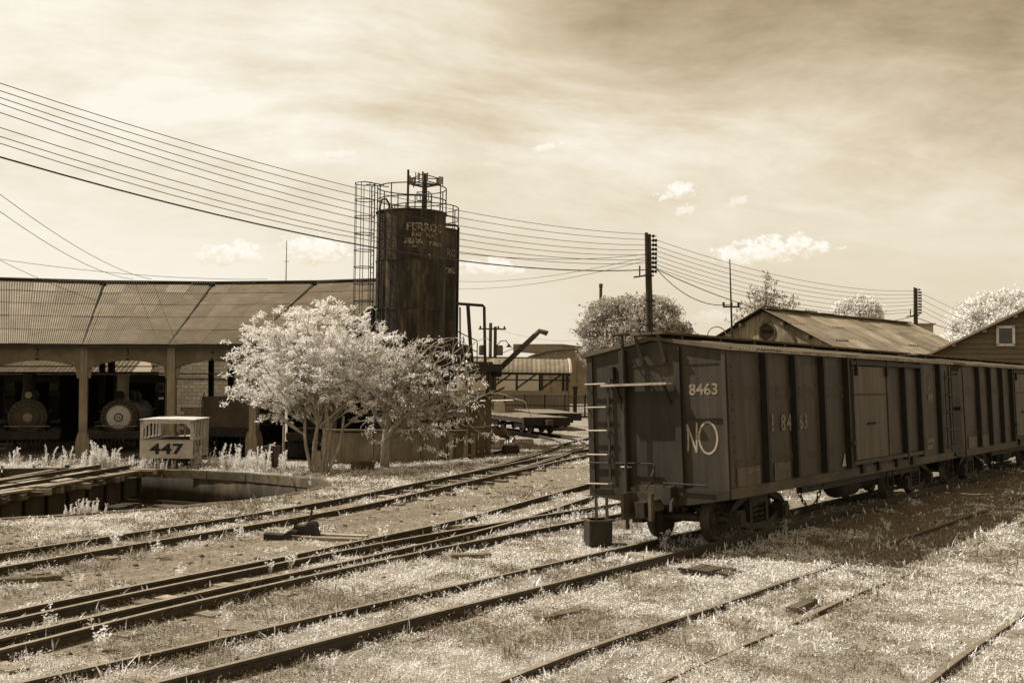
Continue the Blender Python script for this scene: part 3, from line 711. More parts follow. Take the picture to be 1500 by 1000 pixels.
# ------------------------------------------------------------------ turntable
def arc_ring(mb, c, r0, r1, z0, z1, n=72, a0=0, a1=2*math.pi):
    V = []; F = []
    for i in range(n+1):
        t = a0+(a1-a0)*i/n; x, y = math.sin(t), math.cos(t)
        for r, z in ((r0, z0), (r0, z1), (r1, z1), (r1, z0)): V.append((c[0]+x*r, c[1]+y*r, z(c[0]+x*r, c[1]+y*r) if callable(z) else z))
    for i in range(n):
        for j in range(4): F.append((i*4+j, i*4+(j+1) % 4, (i+1)*4+(j+1) % 4, (i+1)*4+j))
    mb.add(V, F)
def make_pit():
    t = thing('turntable_pit', 'round concrete turntable pit sunk in the yard, dark stained inner wall', 'pit', TT[:])
    def zt(x, y): return zg1(x+TT.x, y+TT.y)+.015
    nseg = 30
    for i in range(nseg):
        m = MB(); a0 = 2*math.pi*i/nseg; a1 = 2*math.pi*(i+1)/nseg-.004
        arc_ring(m, (0, 0), TT_R-.03, TT_R+.24, lambda x, y: zt(x, y)-.25, lambda x, y: zt(x, y)+random.uniform(-.006, .006), 4, a0, a1); m.build('kerb_stone', M_kerb, t)
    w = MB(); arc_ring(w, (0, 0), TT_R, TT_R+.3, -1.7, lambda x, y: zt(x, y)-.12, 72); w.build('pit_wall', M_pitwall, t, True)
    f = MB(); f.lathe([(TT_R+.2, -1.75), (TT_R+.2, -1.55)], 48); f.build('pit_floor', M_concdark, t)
    rl = MB(); arc_ring(rl, (0, 0), TT_R-.75, TT_R-.68, -1.55, -1.44, 72); rl.build('ring_rail', M_rail, t)
    return t
make_pit()
def make_bridge():
    az = R(6.5); zt = -.44
    t = thing('turntable_bridge', 'plate girder turntable bridge with ragged plank deck and two rails', 'bridge', (TT.x-.7, TT.y, zt), -az)
    L2 = 7.75
    for s in (-1, 1):
        g = MB(); P = [(-L2, -.30), (L2, -.30), (L2, -.85), (3.5, -1.12), (-3.5, -1.12), (-L2, -.85)]
        Mx = Matrix(((0, 0, 1, 0), (1, 0, 0, 0), (0, 1, 0, 0), (0, 0, 0, 1)))
        g.prism(P, s*.93-.012, s*.93+.012, Mx); gd = g.build('girder', M_girder, t)
        MB().span((s*.93-.14, -L2, -.30), (s*.93+.14, L2, -.27)).build('flange', M_girder, gd)
        for i in range(15):
            y = -L2+.3+i*(2*L2-.6)/14; zb = -.85-.27*min(1, (L2-abs(y))/3.2)
            MB().span((s*.93-.10, y-.035, zb), (s*.93+.10, y+.035, -.305)).build('stiffener', M_iron, gd)
        MB().box((s*.485, 0, 0), (.06, 2*L2, .11)).build('rail', M_rail, t)
        MB().box((s*.485, 0, .057), (.055, 2*L2, .006)).build('rail_head', M_railtop, t)
    tms = [MB().box((0, 0, 0), (l, .19, .16)).mesh('tie', M_tie) for l in (2.2, 2.45, 2.75)]
    n = 40
    for i in range(n):
        y = -L2+.1+i*(2*L2-.2)/(n-1); o = link('tie', tms[random.choice((0, 0, 1, 2))], t); o.location = (random.uniform(-.12, .18), y+random.uniform(-.04, .04), -.15+random.uniform(-.02, .015)); o.rotation_euler = (0, random.uniform(-.02, .02), random.uniform(-.06, .06))
    pls = [MB().box((0, 0, 0), (.24, l, .045)).mesh('plank', M_plank) for l in (.9, 1.4, 2.1)]
    for xx in (-1.1, -.83, -.25, .02, .27, .84, 1.12):
        y = -L2+random.uniform(0, .6)
        while y < L2-.8:
            k = random.randrange(3); l = (.9, 1.4, 2.1)[k]
            if y+l > L2+.2: break
            if random.random() < .62:
                o = link('plank', pls[k], t); o.location = (xx+random.uniform(-.07, .07), y+l/2, -.035+random.uniform(-.01, .03)); o.rotation_euler = (random.uniform(-.02, .02), random.uniform(-.05, .05), random.uniform(-.07, .07))
            y += l+random.uniform(.03, .45)
    for i in range(20):   # walkway brackets reaching out beyond the girder
        y = -L2+.2+i*(2*L2-.4)/19
        MB().box((1.2, y, -.16), (.35, .14, .12)).build('outrigger', M_wood, t)
make_bridge()
def approach_track(phi, label):
    d = Vector((math.sin(phi), math.cos(phi), 0)); pts = []
    for r in (TT_R+.3, 9.5, 11, 14, 18, 21):
        p = TT+d*r; pts.append((p.x, p.y, zg1(p.x, p.y)+.09 if r < 12 else -.46))
    track(label, pts, None, jit=0)

# ------------------------------------------------------------------ roundhouse
RH_C = Vector((-12.43, 26.17, 0)); RH_R = 14.2; FL = -.56
BAYS = [-67, -54, -41, -28, -15, -2, 11, 24]
ZE, ZR = 3.62, 6.66
def make_roundhouse():
    t = thing('roundhouse', 'long curved engine shed with corrugated roof and concrete columns', 'building', (RH_C.x, RH_C.y, 0))
    def pol(phi, r, z): return Vector((math.sin(R(phi))*r, math.cos(R(phi))*r, z))
    for phi in BAYS[2:]:
        c = MB(); p = pol(phi, RH_R, 0); Mz = Matrix.Translation((p.x, p.y, 0)) @ Matrix.Rotation(-R(phi), 4, 'Z'); c.M = Mz
        c.box((0, 0, (FL+ZE)/2), (.28, .34, ZE-FL)); c.build('column', M_column, t)
        c = MB(); c.M = Mz
        zb = FL-.1
        c.prism([(-.25, zb), (.25, zb), (.24, zb+.75), (.16, zb+1.05), (-.16, zb+1.05), (-.24, zb+.75)], -.26, .26, Matrix(((1, 0, 0, 0), (0, 0, -1, 0), (0, 1, 0, 0), (0, 0, 0, 1))))
        c.build('column_base', M_column, t)
        c = MB(); c.M = Mz
        for s in (-1, 1): c.beam((s*.11, 0, 2.45), (s*.20, 0, 3.05), .26, .10, (0, 1, 0))
        c.build('column_bracket', M_column, t)
        # rear posts and truss
        q = pol(phi, 24, 0); r = MB(); r.box((q.x, q.y, 1.5), (.25, .25, 4.1)); r.build('rear_post', M_inner, t)
        k = pol(phi, 20.2, 0); r = MB(); r.box((k.x, k.y, 3.0), (.2, .2, 7.1)); r.build('ridge_post', M_inner, t)
        a = pol(phi, RH_R, 3.3); b = pol(phi, 24, 3.3); MB().beam(a, b, .14, .2).build('tie_beam', M_inner, t)
    for a, b in zip(BAYS[1:-1], BAYS[2:]):
        # arched concrete lintel between columns
        pa, pb = pol(a, RH_R, 0), pol(b, RH_R, 0); d = (pb-pa); l = d.length; d.normalize(); mid = (pa+pb)/2
        prof = [(-l/2+.15, ZE-.02), (-l/2+.15, 2.78)]+[(-l/2+.15+(l-.30)*k/14, 2.80+.30*math.sin(math.pi*k/14)**.8) for k in range(1, 14)]+[(l/2-.15, 2.78), (l/2-.15, ZE-.02)]
        m = MB(); ang = math.atan2(d.y, d.x)
        m.M = Matrix.Translation(mid) @ Matrix.Rotation(ang, 4, 'Z') @ Matrix(((1, 0, 0, 0), (0, 0, -1, 0), (0, 1, 0, 0), (0, 0, 0, 1)))
        m.prism(prof[::-1], -.13, .13); ln = m.build('lintel', M_lintel, t)
        num = {(-15, -2): '3', (-28, -15): '2', (-2, 11): '4', (11, 24): '5'}.get((a, b))
        if num:
            me = text_mesh(num, .36, M_black); o = link('bay_number', me, ln)
            o.matrix_local = Matrix.Translation(mid+Vector((0, 0, 3.40))) @ Matrix.Rotation(ang, 4, 'Z') @ Matrix.Translation((0, -.137, 0)) @ Matrix.Rotation(math.pi/2, 4, 'X')
            s_ = MB(); c0 = Matrix.Translation(mid) @ Matrix.Rotation(ang, 4, 'Z'); s_.M = c0; s_.box((0, -.15, 3.14), (.10, .04, .08)); s_.build('lamp_bracket', M_black, ln)
    # roof: sheets on the front slope in flat bays
    half = R(6.5); r0, r1 = 13.55, 20.5; nrow, ncol, nc = 5, 5, 9
    def pt(v, s, off=0.0):
        u = s*v*math.tan(half); f = (v-r0)/(r1-r0); z = ZE+.07+(ZR-ZE-.07)*f
        return (u, v*1.0, z+off)
    meshes = {}
    for rr in range(nrow):
        for cc in range(ncol):
            v0 = r0+(r1-r0)*rr/nrow; v1 = r0+(r1-r0)*(rr+1)/nrow+.10
            k = nc*2+1; V = []; F = []
            for j, v in enumerate((v0, min(v1, r1))):
                for i in range(k):
                    s = -1+2*(cc+i/(k-1))/ncol
                    V.append(pt(v, s, (.012 if i % 2 else -.012)+(.018 if j == 0 else .0)))
            for i in range(k-1): F.append((i, i+1, k+i+1, k+i))
            for pale in (0, 1):
                me = bpy.data.meshes.new('roof_sheet'); me.from_pydata(V, [], F); me.materials.append(M_sheetpale if pale else M_sheet); me.update(); meshes[rr, cc, pale] = me
    rf = MB()
    for a, b in zip(BAYS[1:-1], BAYS[2:]):
        # roof deck below sheets, and the rear slope
        P = [pol(a, 13.75, ZE-.0), pol(b, 13.75, ZE-.0), pol(b, 20.5, ZR-.09), pol(a, 20.5, ZR-.09)]
        rf.add([p for p in P]+[p+Vector((0, 0, -.05)) for p in P], [(0, 1, 2, 3), (7, 6, 5, 4), (0, 4, 5, 1), (2, 6, 7, 3), (1, 5, 6, 2), (3, 7, 4, 0)])
        if (a, b) != (-2, 11):
            P = [pol(a, 20.5, ZR-.09), pol(b, 20.5, ZR-.09), pol(b, 24.6, 4.3), pol(a, 24.6, 4.3)]
            rf.add([p for p in P]+[p+Vector((0, 0, -.05)) for p in P], [(0, 1, 2, 3), (7, 6, 5, 4), (0, 4, 5, 1), (2, 6, 7, 3), (1, 5, 6, 2), (3, 7, 4, 0)])
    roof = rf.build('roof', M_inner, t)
    for bi, (a, b) in enumerate(zip(BAYS[1:-1], BAYS[2:])):
        if b < -34: continue
        for rr in range(nrow):
            for cc in range(ncol):
                pale = 1 if (a, rr, cc) in ((-15, 4, 0), (-15, 4, 3), (-28, 4, 2)) else 0
                o = link('roof_sheet', meshes[rr, cc, pale], roof)
                o.rotation_euler = (0, 0, -R((a+b)/2)); o.location = (0, 0, random.uniform(-.006, .008))
        # seam capping between the bays
        s0, s1 = pol(b, 13.62, ZE+.11), pol(b, 20.45, ZR+.03)
        MB().beam(s0+Vector((0, 0, -.045)), s1+Vector((0, 0, -.045)), .05, .03).build('seam_cap', M_dark, roof)
        MB().beam(pol(a, 20.5, ZR+.02), pol(b, 20.5, ZR+.02), .3, .05).build('ridge_cap', M_sheet, roof)
        MB().beam(pol(a, 13.60, ZE+.0), pol(b, 13.60, ZE+.0), .05, .12).build('fascia', M_iron, roof)
    # rear wall, solid low part with open band above it
    for a, b in zip(BAYS[1:-1], BAYS[2:]):
        if (a, b) == (-2, 11): continue
        pa, pb = pol(a, 24, 0), pol(b if b != -2 else -10, 24, 0)
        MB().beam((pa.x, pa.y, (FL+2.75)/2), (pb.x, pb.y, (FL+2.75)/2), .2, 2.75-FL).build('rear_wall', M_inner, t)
        MB().beam((pa.x, pa.y, 3.0), (pb.x, pb.y, 3.0), .05, .05).build('rear_rod', M_iron, t)
    pa, pb = pol(-2, 23.4, 0), pol(4.5, 23.4, 0); MB().beam((pa.x, pa.y, .2), (pb.x, pb.y, .2), .2, 1.5).build('low_wall', M_inner, t)
    pa, pb = pol(4.5, 24, 0), pol(11, 24, 0); MB().beam((pa.x, pa.y, 1.5), (pb.x, pb.y, 1.5), .2, 4.1).build('rear_wall', M_inner, t)
    for a, b in ((-28, -15), (-15, -2), (-2, 11)):
        pa, pb = pol(a, 19, 2.62), pol(b, 19, 2.62); MB().path([pa, pb], .03, 6).build('pipe', M_greypaint, t)
    # far end wall beside the tank
    pa, pb = pol(24, RH_R+.3, 0), pol(24, 24, 0); MB().beam((pa.x, pa.y, 1.4), (pb.x, pb.y, 1.4), .2, 3.9).build('end_wall', M_inner, t)
    fl = MB(); fl.lathe([(24.4, FL-.05), (24.4, FL-.03)], 64) if False else None
    V = []; F = []
    aa = np.linspace(R(-67), R(24), 30)
    for i, a in enumerate(aa):
        for r in (RH_R+.1, 24): V.append((math.sin(a)*r, math.cos(a)*r, FL+.02))
    F = [(2*i, 2*i+1, 2*i+3, 2*i+2) for i in range(29)]
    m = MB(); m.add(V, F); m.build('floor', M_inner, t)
    t.rotation_euler = (0, -.015, 0)
    return t
make_roundhouse()
for phi, lab in ((-27.5, 'short stall track from the pit into the left engine bay'), (-14.5, 'short stall track from the pit to the cream fronted locomotive'), (-1.5, 'short stall track from the pit towards the 447 inspection trolley')):
    approach_track(R(phi), lab)
# block wall seen through the shed
def make_blockwall():
    c = Vector((-17.4, 56.2, FL)); t = thing('block_wall', 'pale concrete block wall seen through the third bay of the shed', 'wall', c[:], R(4))
    MB().box((1.0, .1, 2.3), (5.4, .16, 4.6)).build('wall_core', M_mortar, t)
    me = MB().box((0, 0, 0), (.385, .1, .185)).mesh('block', M_block)
    for j in range(22):
        for i in range(13):
            x = -1.55+i*.40+(.2 if j % 2 else 0)
            if j < 7 and i > 3: continue
            o = link('block', me, t); o.location = (x, -.01+random.uniform(-.006, .006), .1+j*.20)
    MB().box((1.0, .0, 4.66), (5.4, .3, .14)).build('coping', M_conc, t)
    MB().box((1.0, -.05, 2.9), (5.4, .06, .06)).build('rail_bar', M_iron, t)
make_blockwall()
def make_backshed():
    t = thing('rear_shed', 'sunlit corrugated shed roof glimpsed through the engine shed behind the locomotives', 'building', (-25.7, 56, -.5))
    MB().box((0, 2.6, 1.5), (12, .2, 3.0)).build('wall', M_shedwall, t)
    V, F = corr_sheet(1.0, 4.2, 4, .05)
    me = bpy.data.meshes.new('roof_sheet'); me.from_pydata(V, [], F); me.materials.append(M_rustroof); me.update()
    for i in range(12):
        o = link('roof_sheet', me, t); o.matrix_local = Matrix.Translation((-5.5+i, -2.2, 2.75+.01*(i % 2))) @ Matrix.Rotation(.42, 4, 'X')
make_backshed()

# ------------------------------------------------------------------ locomotives
def loco(phi, rf, label, ring, disc, stackm, plate, zoff=0.0):
    p = RH_C+Vector((math.sin(R(phi))*rf, math.cos(R(phi))*rf, 0))
    t = thing('steam_locomotive', label, 'locomotive', (p.x, p.y, -.46+zoff), -R(phi))
    # local: front faces -y
    My = lambda y, z=1.28, x=0: Matrix.Translation((x, y, z)) @ Matrix.Rotation(math.pi/2, 4, 'X')
    zc = 1.30
    MB().lathe([(.66, 0), (.66, -1.5), (.62, -1.52), (.62, -5.2)], 32, My(0, zc)).build('boiler', M_loco, t, True)
    sd_ = MB(); sd_.lathe([(.68, -.02), (.70, .0), (.70, .04), (.60, .07), (.46, .07)], 36, My(0, zc)); fr = sd_.build('smokebox_ring', ring, t)
    bolt = MB().lathe([(.04, 0), (.04, .04), (.025, .055)], 8, My(0, 0)).mesh('bolt', M_iron)
    for k in range(22):
        a = 2*math.pi*k/22; o = link('bolt', bolt, fr); o.location = (.60*math.cos(a), -.07, zc+.60*math.sin(a))
    MB().lathe([(.47, .05), (.47, .085), (.40, .12), (.18, .15)], 32, My(0, zc)).build('smokebox_door', disc, t, True)
    pl = MB().lathe([(.17, .14), (.17, .175), (.15, .185)], 24, My(0, zc)).build('number_plate', M_iron if plate else M_greypaint, t)
    if plate:
        MB().lathe([(.125, .18), (.125, .19)], 20, My(0, zc)).build('plate_face', M_cream, pl)
        me = text_mesh(plate, .15, M_black, bold=.003); o = link('plate_number', me, pl); o.matrix_local = Matrix.Translation((0, -.192, zc)) @ Matrix.Rotation(math.pi/2, 4, 'X')
    MB().lathe([(.30, zc+.5), (.24, zc+.72), (.22, zc+.8), (.235, zc+1.62), (.27, zc+1.63), (.27, zc+1.70), (.20, zc+1.70)], 24, Matrix.Translation((0, .75, 0))).build('smokestack', stackm, t, True)
    h = MB(); h.lathe([(.17, -.2), (.19, .1), (.17, .12), (.12, .08)], 18, My(.1, zc+.86)); h.span((-.12, -.05, zc+.66), (.12, .3, zc+.72)); h.build('headlight', M_loco, t)
    MB().lathe([(.135, .09), (.12, .115)], 18, My(.1, zc+.86)).build('headlight_glass', M_greypaint if not plate else M_dark, t)
    for y, r in ((2.2, .3), (3.4, .34)): MB().lathe([(r, zc+.4), (r, zc+.85), (r*.7, zc+1.0), (.06, zc+1.04)], 18, Matrix.Translation((0, y, 0))).build('dome', M_loco, t, True)
    MB().span((-1.15, -.55, .48), (1.15, -.30, .78)).build('buffer_beam', M_loco, t)
    for s in (-1, 1):
        MB().lathe([(.30, -1.0), (.30, .05), (.2, .08)], 20, My(.15, .62, s*.95)).build('cylinder', M_loco, t, True)
        MB().path([(s*.62, -.42, .78), (s*.55, .0, zc-.45)], .03, 6).build('brace_rod', M_loco2, t)
        MB().path([(s*.66, -.1, zc+.2), (s*.78, .0, zc+.22), (s*.78, 4.8, zc+.22)], .02, 5).build('handrail', M_loco2, t)
        for y in (1.8, 2.9, 4.0):
            MB().lathe([(.5, -.05), (.5, .05), (.42, .06), (.1, .06)], 22, Matrix.Translation((s*.5, y, .5)) @ Matrix.Rotation(s*math.pi/2, 4, 'Y')).build('driving_wheel', M_wheel, t)
        MB().span((s*.75, 1.0, 1.02), (s*1.15, 5.2, 1.06)).build('running_plate', M_loco, t)
    MB().path([(-.8, -.56, .98), (.8, -.56, .98)], .02, 6).build('front_rail', M_greypaint, t)
    cp = MB()
    for k in range(9):
        x = -.8+k*.2; cp.beam((x*.9, -.5, .5), (x*.55, -1.0+abs(x)*.35, .12), .05, .05)
    cp.build('pilot', M_loco, t)
    cb = MB(); cb.span((-1.1, 5.2, 1.0), (-1.04, 7.0, 2.9)); cb.span((1.04, 5.2, 1.0), (1.1, 7.0, 2.9)); cb.span((-1.04, 5.2, 2.0), (-.65, 5.26, 2.25)); cb.span((.65, 5.2, 2.0), (1.04, 5.26, 2.25)); cb.span((-1.04, 5.2, 1.0), (-.65, 5.26, 1.9)); cb.span((.65, 5.2, 1.0), (1.04, 5.26, 1.9)); cb.span((-1.2, 5.0, 2.9), (1.2, 7.2, 2.98)); cb.span((-1.04, 5.2, 2.62), (1.04, 5.26, 2.9))
    cb.build('cab', M_loco, t)
    for s in (-1, 1): MB().span((s*.68, 5.215, 2.26), (s*1.03, 5.235, 2.61)).build('cab_window', M_concdark, t)
    return t
loco(-23.0, 16.0, 'black steam locomotive in the leftmost bay, pale headlight ring', M_loco2, mat('dull_red_door', .05, .3, 5, .6), M_loco, None)
loco(-11.2, 16.2, 'steam locomotive with cream smokebox door and pale stack', M_loco2, M_cream, M_greypaint, '12')
loco(16.8, 16.6, 'dark locomotive front hidden in shade behind the leafy tree', M_loco, M_loco, M_loco, None)

def tender():
    p = RH_C+Vector((math.sin(R(4.2))*17.6, math.cos(R(4.2))*17.6, 0))
    t = thing('locomotive_tender', 'dark tender standing in the shade right of the 447 trolley', 'tender', (p.x, p.y, -.46), -R(4.2))
    MB().span((-1.05, -1.9, .75), (1.05, 1.9, .95)).build('frame', M_loco, t)
    MB().span((-1.0, -1.7, .95), (1.0, 1.7, 2.15)).build('water_tank', mat('tender_plate', .09, .3, 3, .7), t)
    MB().span((-1.12, -2.05, .60), (1.12, -1.9, .92)).build('buffer_beam', M_loco, t)
    for s in (-1, 1):
        MB().path([(s*.95, -1.95, .9), (s*.95, -1.95, 2.0), (s*.95, -1.72, 2.3)], .025, 5).build('handrail', M_loco2, t)
        for y in (-1.2, -.3, .7, 1.4): MB().lathe([(.36, -.05), (.36, .05), (.3, .06), (.1, .06)], 20, Matrix.Translation((s*.5, y, .36)) @ Matrix.Rotation(s*math.pi/2, 4, 'Y')).build('wheel', M_wheel, t)
        MB().span((s*.66-.04, -1.6, .35), (s*.66+.04, 1.6, .6)).build('truck_frame', M_loco, t)
tender()
# inspection trolley 447
def make_trolley():
    p = D(212, 690, 35.3); z = -.47
    t = thing('inspection_trolley', 'small pale open-sided rail trolley with roof, marked 447', 'rail trolley', (-11.5, 36.3, z-.26), -R(-3))
    # local: front panel faces -y ; width x ; depth y
    w, d, b, hgt = 1.74, 2.2, .50, 1.76
    fp = MB(); fp.span((-w/2, -d/2, b), (w/2, -d/2+.05, b+.62)); front = fp.build('front_panel', M_cart, t)
    MB().span((-w/2, d/2-.05, b), (w/2, d/2, b+.62)).build('rear_panel', M_cart, t)
    MB().span((-w/2+.0, -d/2+.051, b), (w/2, d/2-.051, b+.10)).build('floor_frame', M_cart, t)
    for x in (-w/2+.05, w/2-.05):
        for y in (-d/2+.04, d/2-.04):
            MB().span((x-.05, y-.038, b+.621), (x+.05, y+.038, hgt)).build('corner_post', M_cart, t)
        for y in (-.62, -.2, .25, .65): MB().span((x-.03, y-.035, b+.101), (x+.03, y+.035, hgt)).build('side_post', M_cart, t)
        MB().span((x-.032, -d/2+.079, b+.60), (x+.032, d/2-.079, b+.66)).build('side_rail', M_cart, t)
    for x in (-.35, .05, .40):
        MB().span((x-.025, d/2-.04, b+.621), (x+.025, d/2-.01, hgt)).build('rear_post', M_cart, t)
    MB().span((-w/2, -d/2+.002, hgt-.10), (w/2, -d/2+.04, hgt)).build('header', M_cart, t)
    r = MB(); prof = [(-w/2-.03, hgt), (w/2+.03, hgt), (w/2+.03, hgt+.035), (.3, hgt+.05), (-.3, hgt+.05), (-w/2-.03, hgt+.035)]
    r.prism(prof, -d/2-.04, d/2+.04, Matrix(((1, 0, 0, 0), (0, 0, 1, 0), (0, 1, 0, 0), (0, 0, 0, 1)))); r.build('roof', M_carttop, t)
    for i, s in ((-1, 0), (1, 0)): pass
    for s in (-1, 1): MB().prism([(s*(w/2-.10), hgt-.10), (s*(w/2-.30), hgt-.10), (s*(w/2-.10), hgt-.30)][::s], d/2-.045, d/2-.01, Matrix(((1, 0, 0, 0), (0, 0, -1, 0), (0, 1, 0, 0), (0, 0, 0, 1)))).build('corner_gusset', M_cart, t)
    me = text_mesh('447', .46, M_black, .003, bold=.018, xs=1.42, spc=1.12); o = link('number_lettering', me, front); o.matrix_local = Matrix.Translation((.0, -d/2-.004, b+.30)) @ Matrix.Rotation(math.pi/2, 4, 'X')
    MB().span((-w/2+.02, -d/2-.008, b+.60), (w/2-.02, -d/2-.001, b+.63)).build('trim', M_greypaint, front)
    MB().span((-.66, -.86, b+.11), (.66, .86, b+.62)).build('shade_filler', M_dark, t)  # near-black box added behind the open sides, stands in for interior shade
    for x in (-.485, .485):
        for y in (-.6, .6): MB().lathe([(.25, -.03), (.25, .03), (.20, .035), (.05, .035)], 18, Matrix.Translation((x, y, .26)) @ Matrix.Rotation(math.pi/2, 4, 'Y')).build('wheel', M_wheel, t)
    MB().span((-.45, -d/2+.1, .30), (.45, d/2-.1, b-.005)).build('underframe', M_iron, t)
    for s in (-.5, .5):
        MB().span((s-.03, -d/2-.25, .3), (s+.03, -d/2+.1, .36)).build('tow_bar', M_cart, t)
make_trolley()

# ------------------------------------------------------------------ storage tanks
def railing(mb, c, r, z, n=10, h=.95, a0=0, a1=2*math.pi, rad=.022):
    for k in (h, h*.5): mb.path([(c[0]+r*math.sin(t), c[1]+r*math.cos(t), z+k) for t in np.linspace(a0, a1, 40)], rad, 5)
    for i in range(n+1):
        t = a0+(a1-a0)*i/n; mb.path([(c[0]+r*math.sin(t), c[1]+r*math.cos(t), z), (c[0]+r*math.sin(t), c[1]+r*math.cos(t), z+h)], rad, 5)
def wrap(me, r, a0, size=1):
    """bend a text mesh (x right, y up) round a vertical cylinder, facing angle a0 (0 = -y)"""
    for v in me.vertices:
        x, y, z = v.co; a = a0+x/r; rr = r+.02+z; v.co = (math.sin(a)*rr, -math.cos(a)*rr, y)
def tank(c, r, ztop, zbase, label, texts, ladder):
    t = thing('storage_tank', label, 'tank', (c[0], c[1], zbase))
    H = ztop-zbase; n = 40
    nring = 5; hr = H/nring
    for k in range(nring):
        m = MB(); z0 = k*hr; m.lathe([(r-.004*k, z0+.002), (r-.004*k, z0+hr-.002)], n); m.build('shell_ring', M_tank, t, False)
        w = MB(); w.lathe([(r-.05, z0+hr-.02), (r+.012, z0+hr-.02), (r+.012, z0+hr+.015), (r-.05, z0+hr+.015)], n); w.build('weld_band', M_tank, t)
    MB().lathe([(r+.03, H), (r+.03, H+.05), (.15, H+.22), (.0, H+.22)], n).build('tank_top', M_tank, t)
    g = MB(); railing(g, (0, 0), r-.02, H+.04, 12); g.build('railing', M_iron, t)
    for txt, size, a, z, bold in texts:
        me = text_mesh(txt, size, M_tankletter, .0015, bold=bold); wrap(me, r, a); o = link('lettering', me, t); o.location = (0, 0, z-zbase)
    if ladder:
        a = R(-68); dx, dy = math.sin(a), -math.cos(a); px, py = dx*(r+.18), dy*(r+.18); tx, ty = -dy, dx
        b = MB(); hr2 = H+1.05
        for s in (-.22, .22): b.path([(px+tx*s, py+ty*s, .2), (px+tx*s, py+ty*s, hr2)], .022, 5)
        b.build('ladder_stile', M_iron, t)
        for k in range(int(hr2/.32)): MB().path([(px-tx*.22, py-ty*.22, .35+k*.32), (px+tx*.22, py+ty*.22, .35+k*.32)], .013, 4).build('ladder_rung', M_iron, t)
        cc = (px+dx*.32, py+dy*.32); z = 2.5
        zz = np.arange(2.6, hr2+.05, .62)
        for z in zz: MB().path([(cc[0]+.36*math.cos(q), cc[1]+.36*math.sin(q), z) for q in np.linspace(0, 2*math.pi, 19)], .017, 4, False).build('cage_hoop', M_iron, t)
        for q in np.linspace(0, 2*math.pi, 8)[:-1]: MB().path([(cc[0]+.36*math.cos(q), cc[1]+.36*math.sin(q), 2.6), (cc[0]+.36*math.cos(q), cc[1]+.36*math.sin(q), hr2)], .013, 4).build('cage_bar', M_iron, t)
        b = MB(); top = hr2
        b.path([(cc[0], cc[1]+.3, top), (px*.6, py*.6, H+.98)], .02, 5); b.path([(cc[0], cc[1]-.3, top), (px*.7, py*.7-.3, H+.98)], .02, 5); b.build('cage_link', M_iron, t)
        # goose-neck vent pipe beside the cage
        ax = math.sin(R(-50)); ay = -math.cos(R(-50)); rr = r+.1
        b = MB(); b.path([(ax*rr, ay*rr, .3), (ax*rr, ay*rr, H+.15), (ax*(rr-.08), ay*(rr-.08), H+.42), (ax*(rr-.26), ay*(rr-.26), H+.46), (ax*(rr-.40), ay*(rr-.40), H+.30), (ax*(rr-.42), ay*(rr-.42), H-.05)], .04, 7); b.build('vent_pipe', M_iron, t, True)
        MB().path([(-.15, 0, H), (-.15, 0, H+1.7)], .045, 8).build('stand_pipe', M_iron, t)
    else:
        MB().path([(r+.02, -.6, .2), (r+.02, -.6, H+.12), (r-.1, -.6, H+.2), (.1, -.6, H+.2)], .05, 7).build('stand_pipe', M_iron, t, True)
    return t
tank((-3.83, 39.5), 1.31, 8.66, -.35, 'dark rusty storage tank in front with caged ladder and worn white lettering', [('FERROC', .40, .52, 8.02, .012), ('RRIL NAC', .24, .50, 7.74, .006), ('ANDA', .22, .16, 7.50, .03), ('=', .6, .16, 7.36, .01), ('IONAL', .2, .85, 7.45, .02), ('3', .3, .62, 6.95, .01)], True)
tank((-3.62, 43.1), 1.38, 8.52, -.35, 'second rusty storage tank half hidden behind the laddered one', [('FERRO', .42, .72, 7.55, .01), ('ANDAR', .26, .80, 6.85, .03)], False)
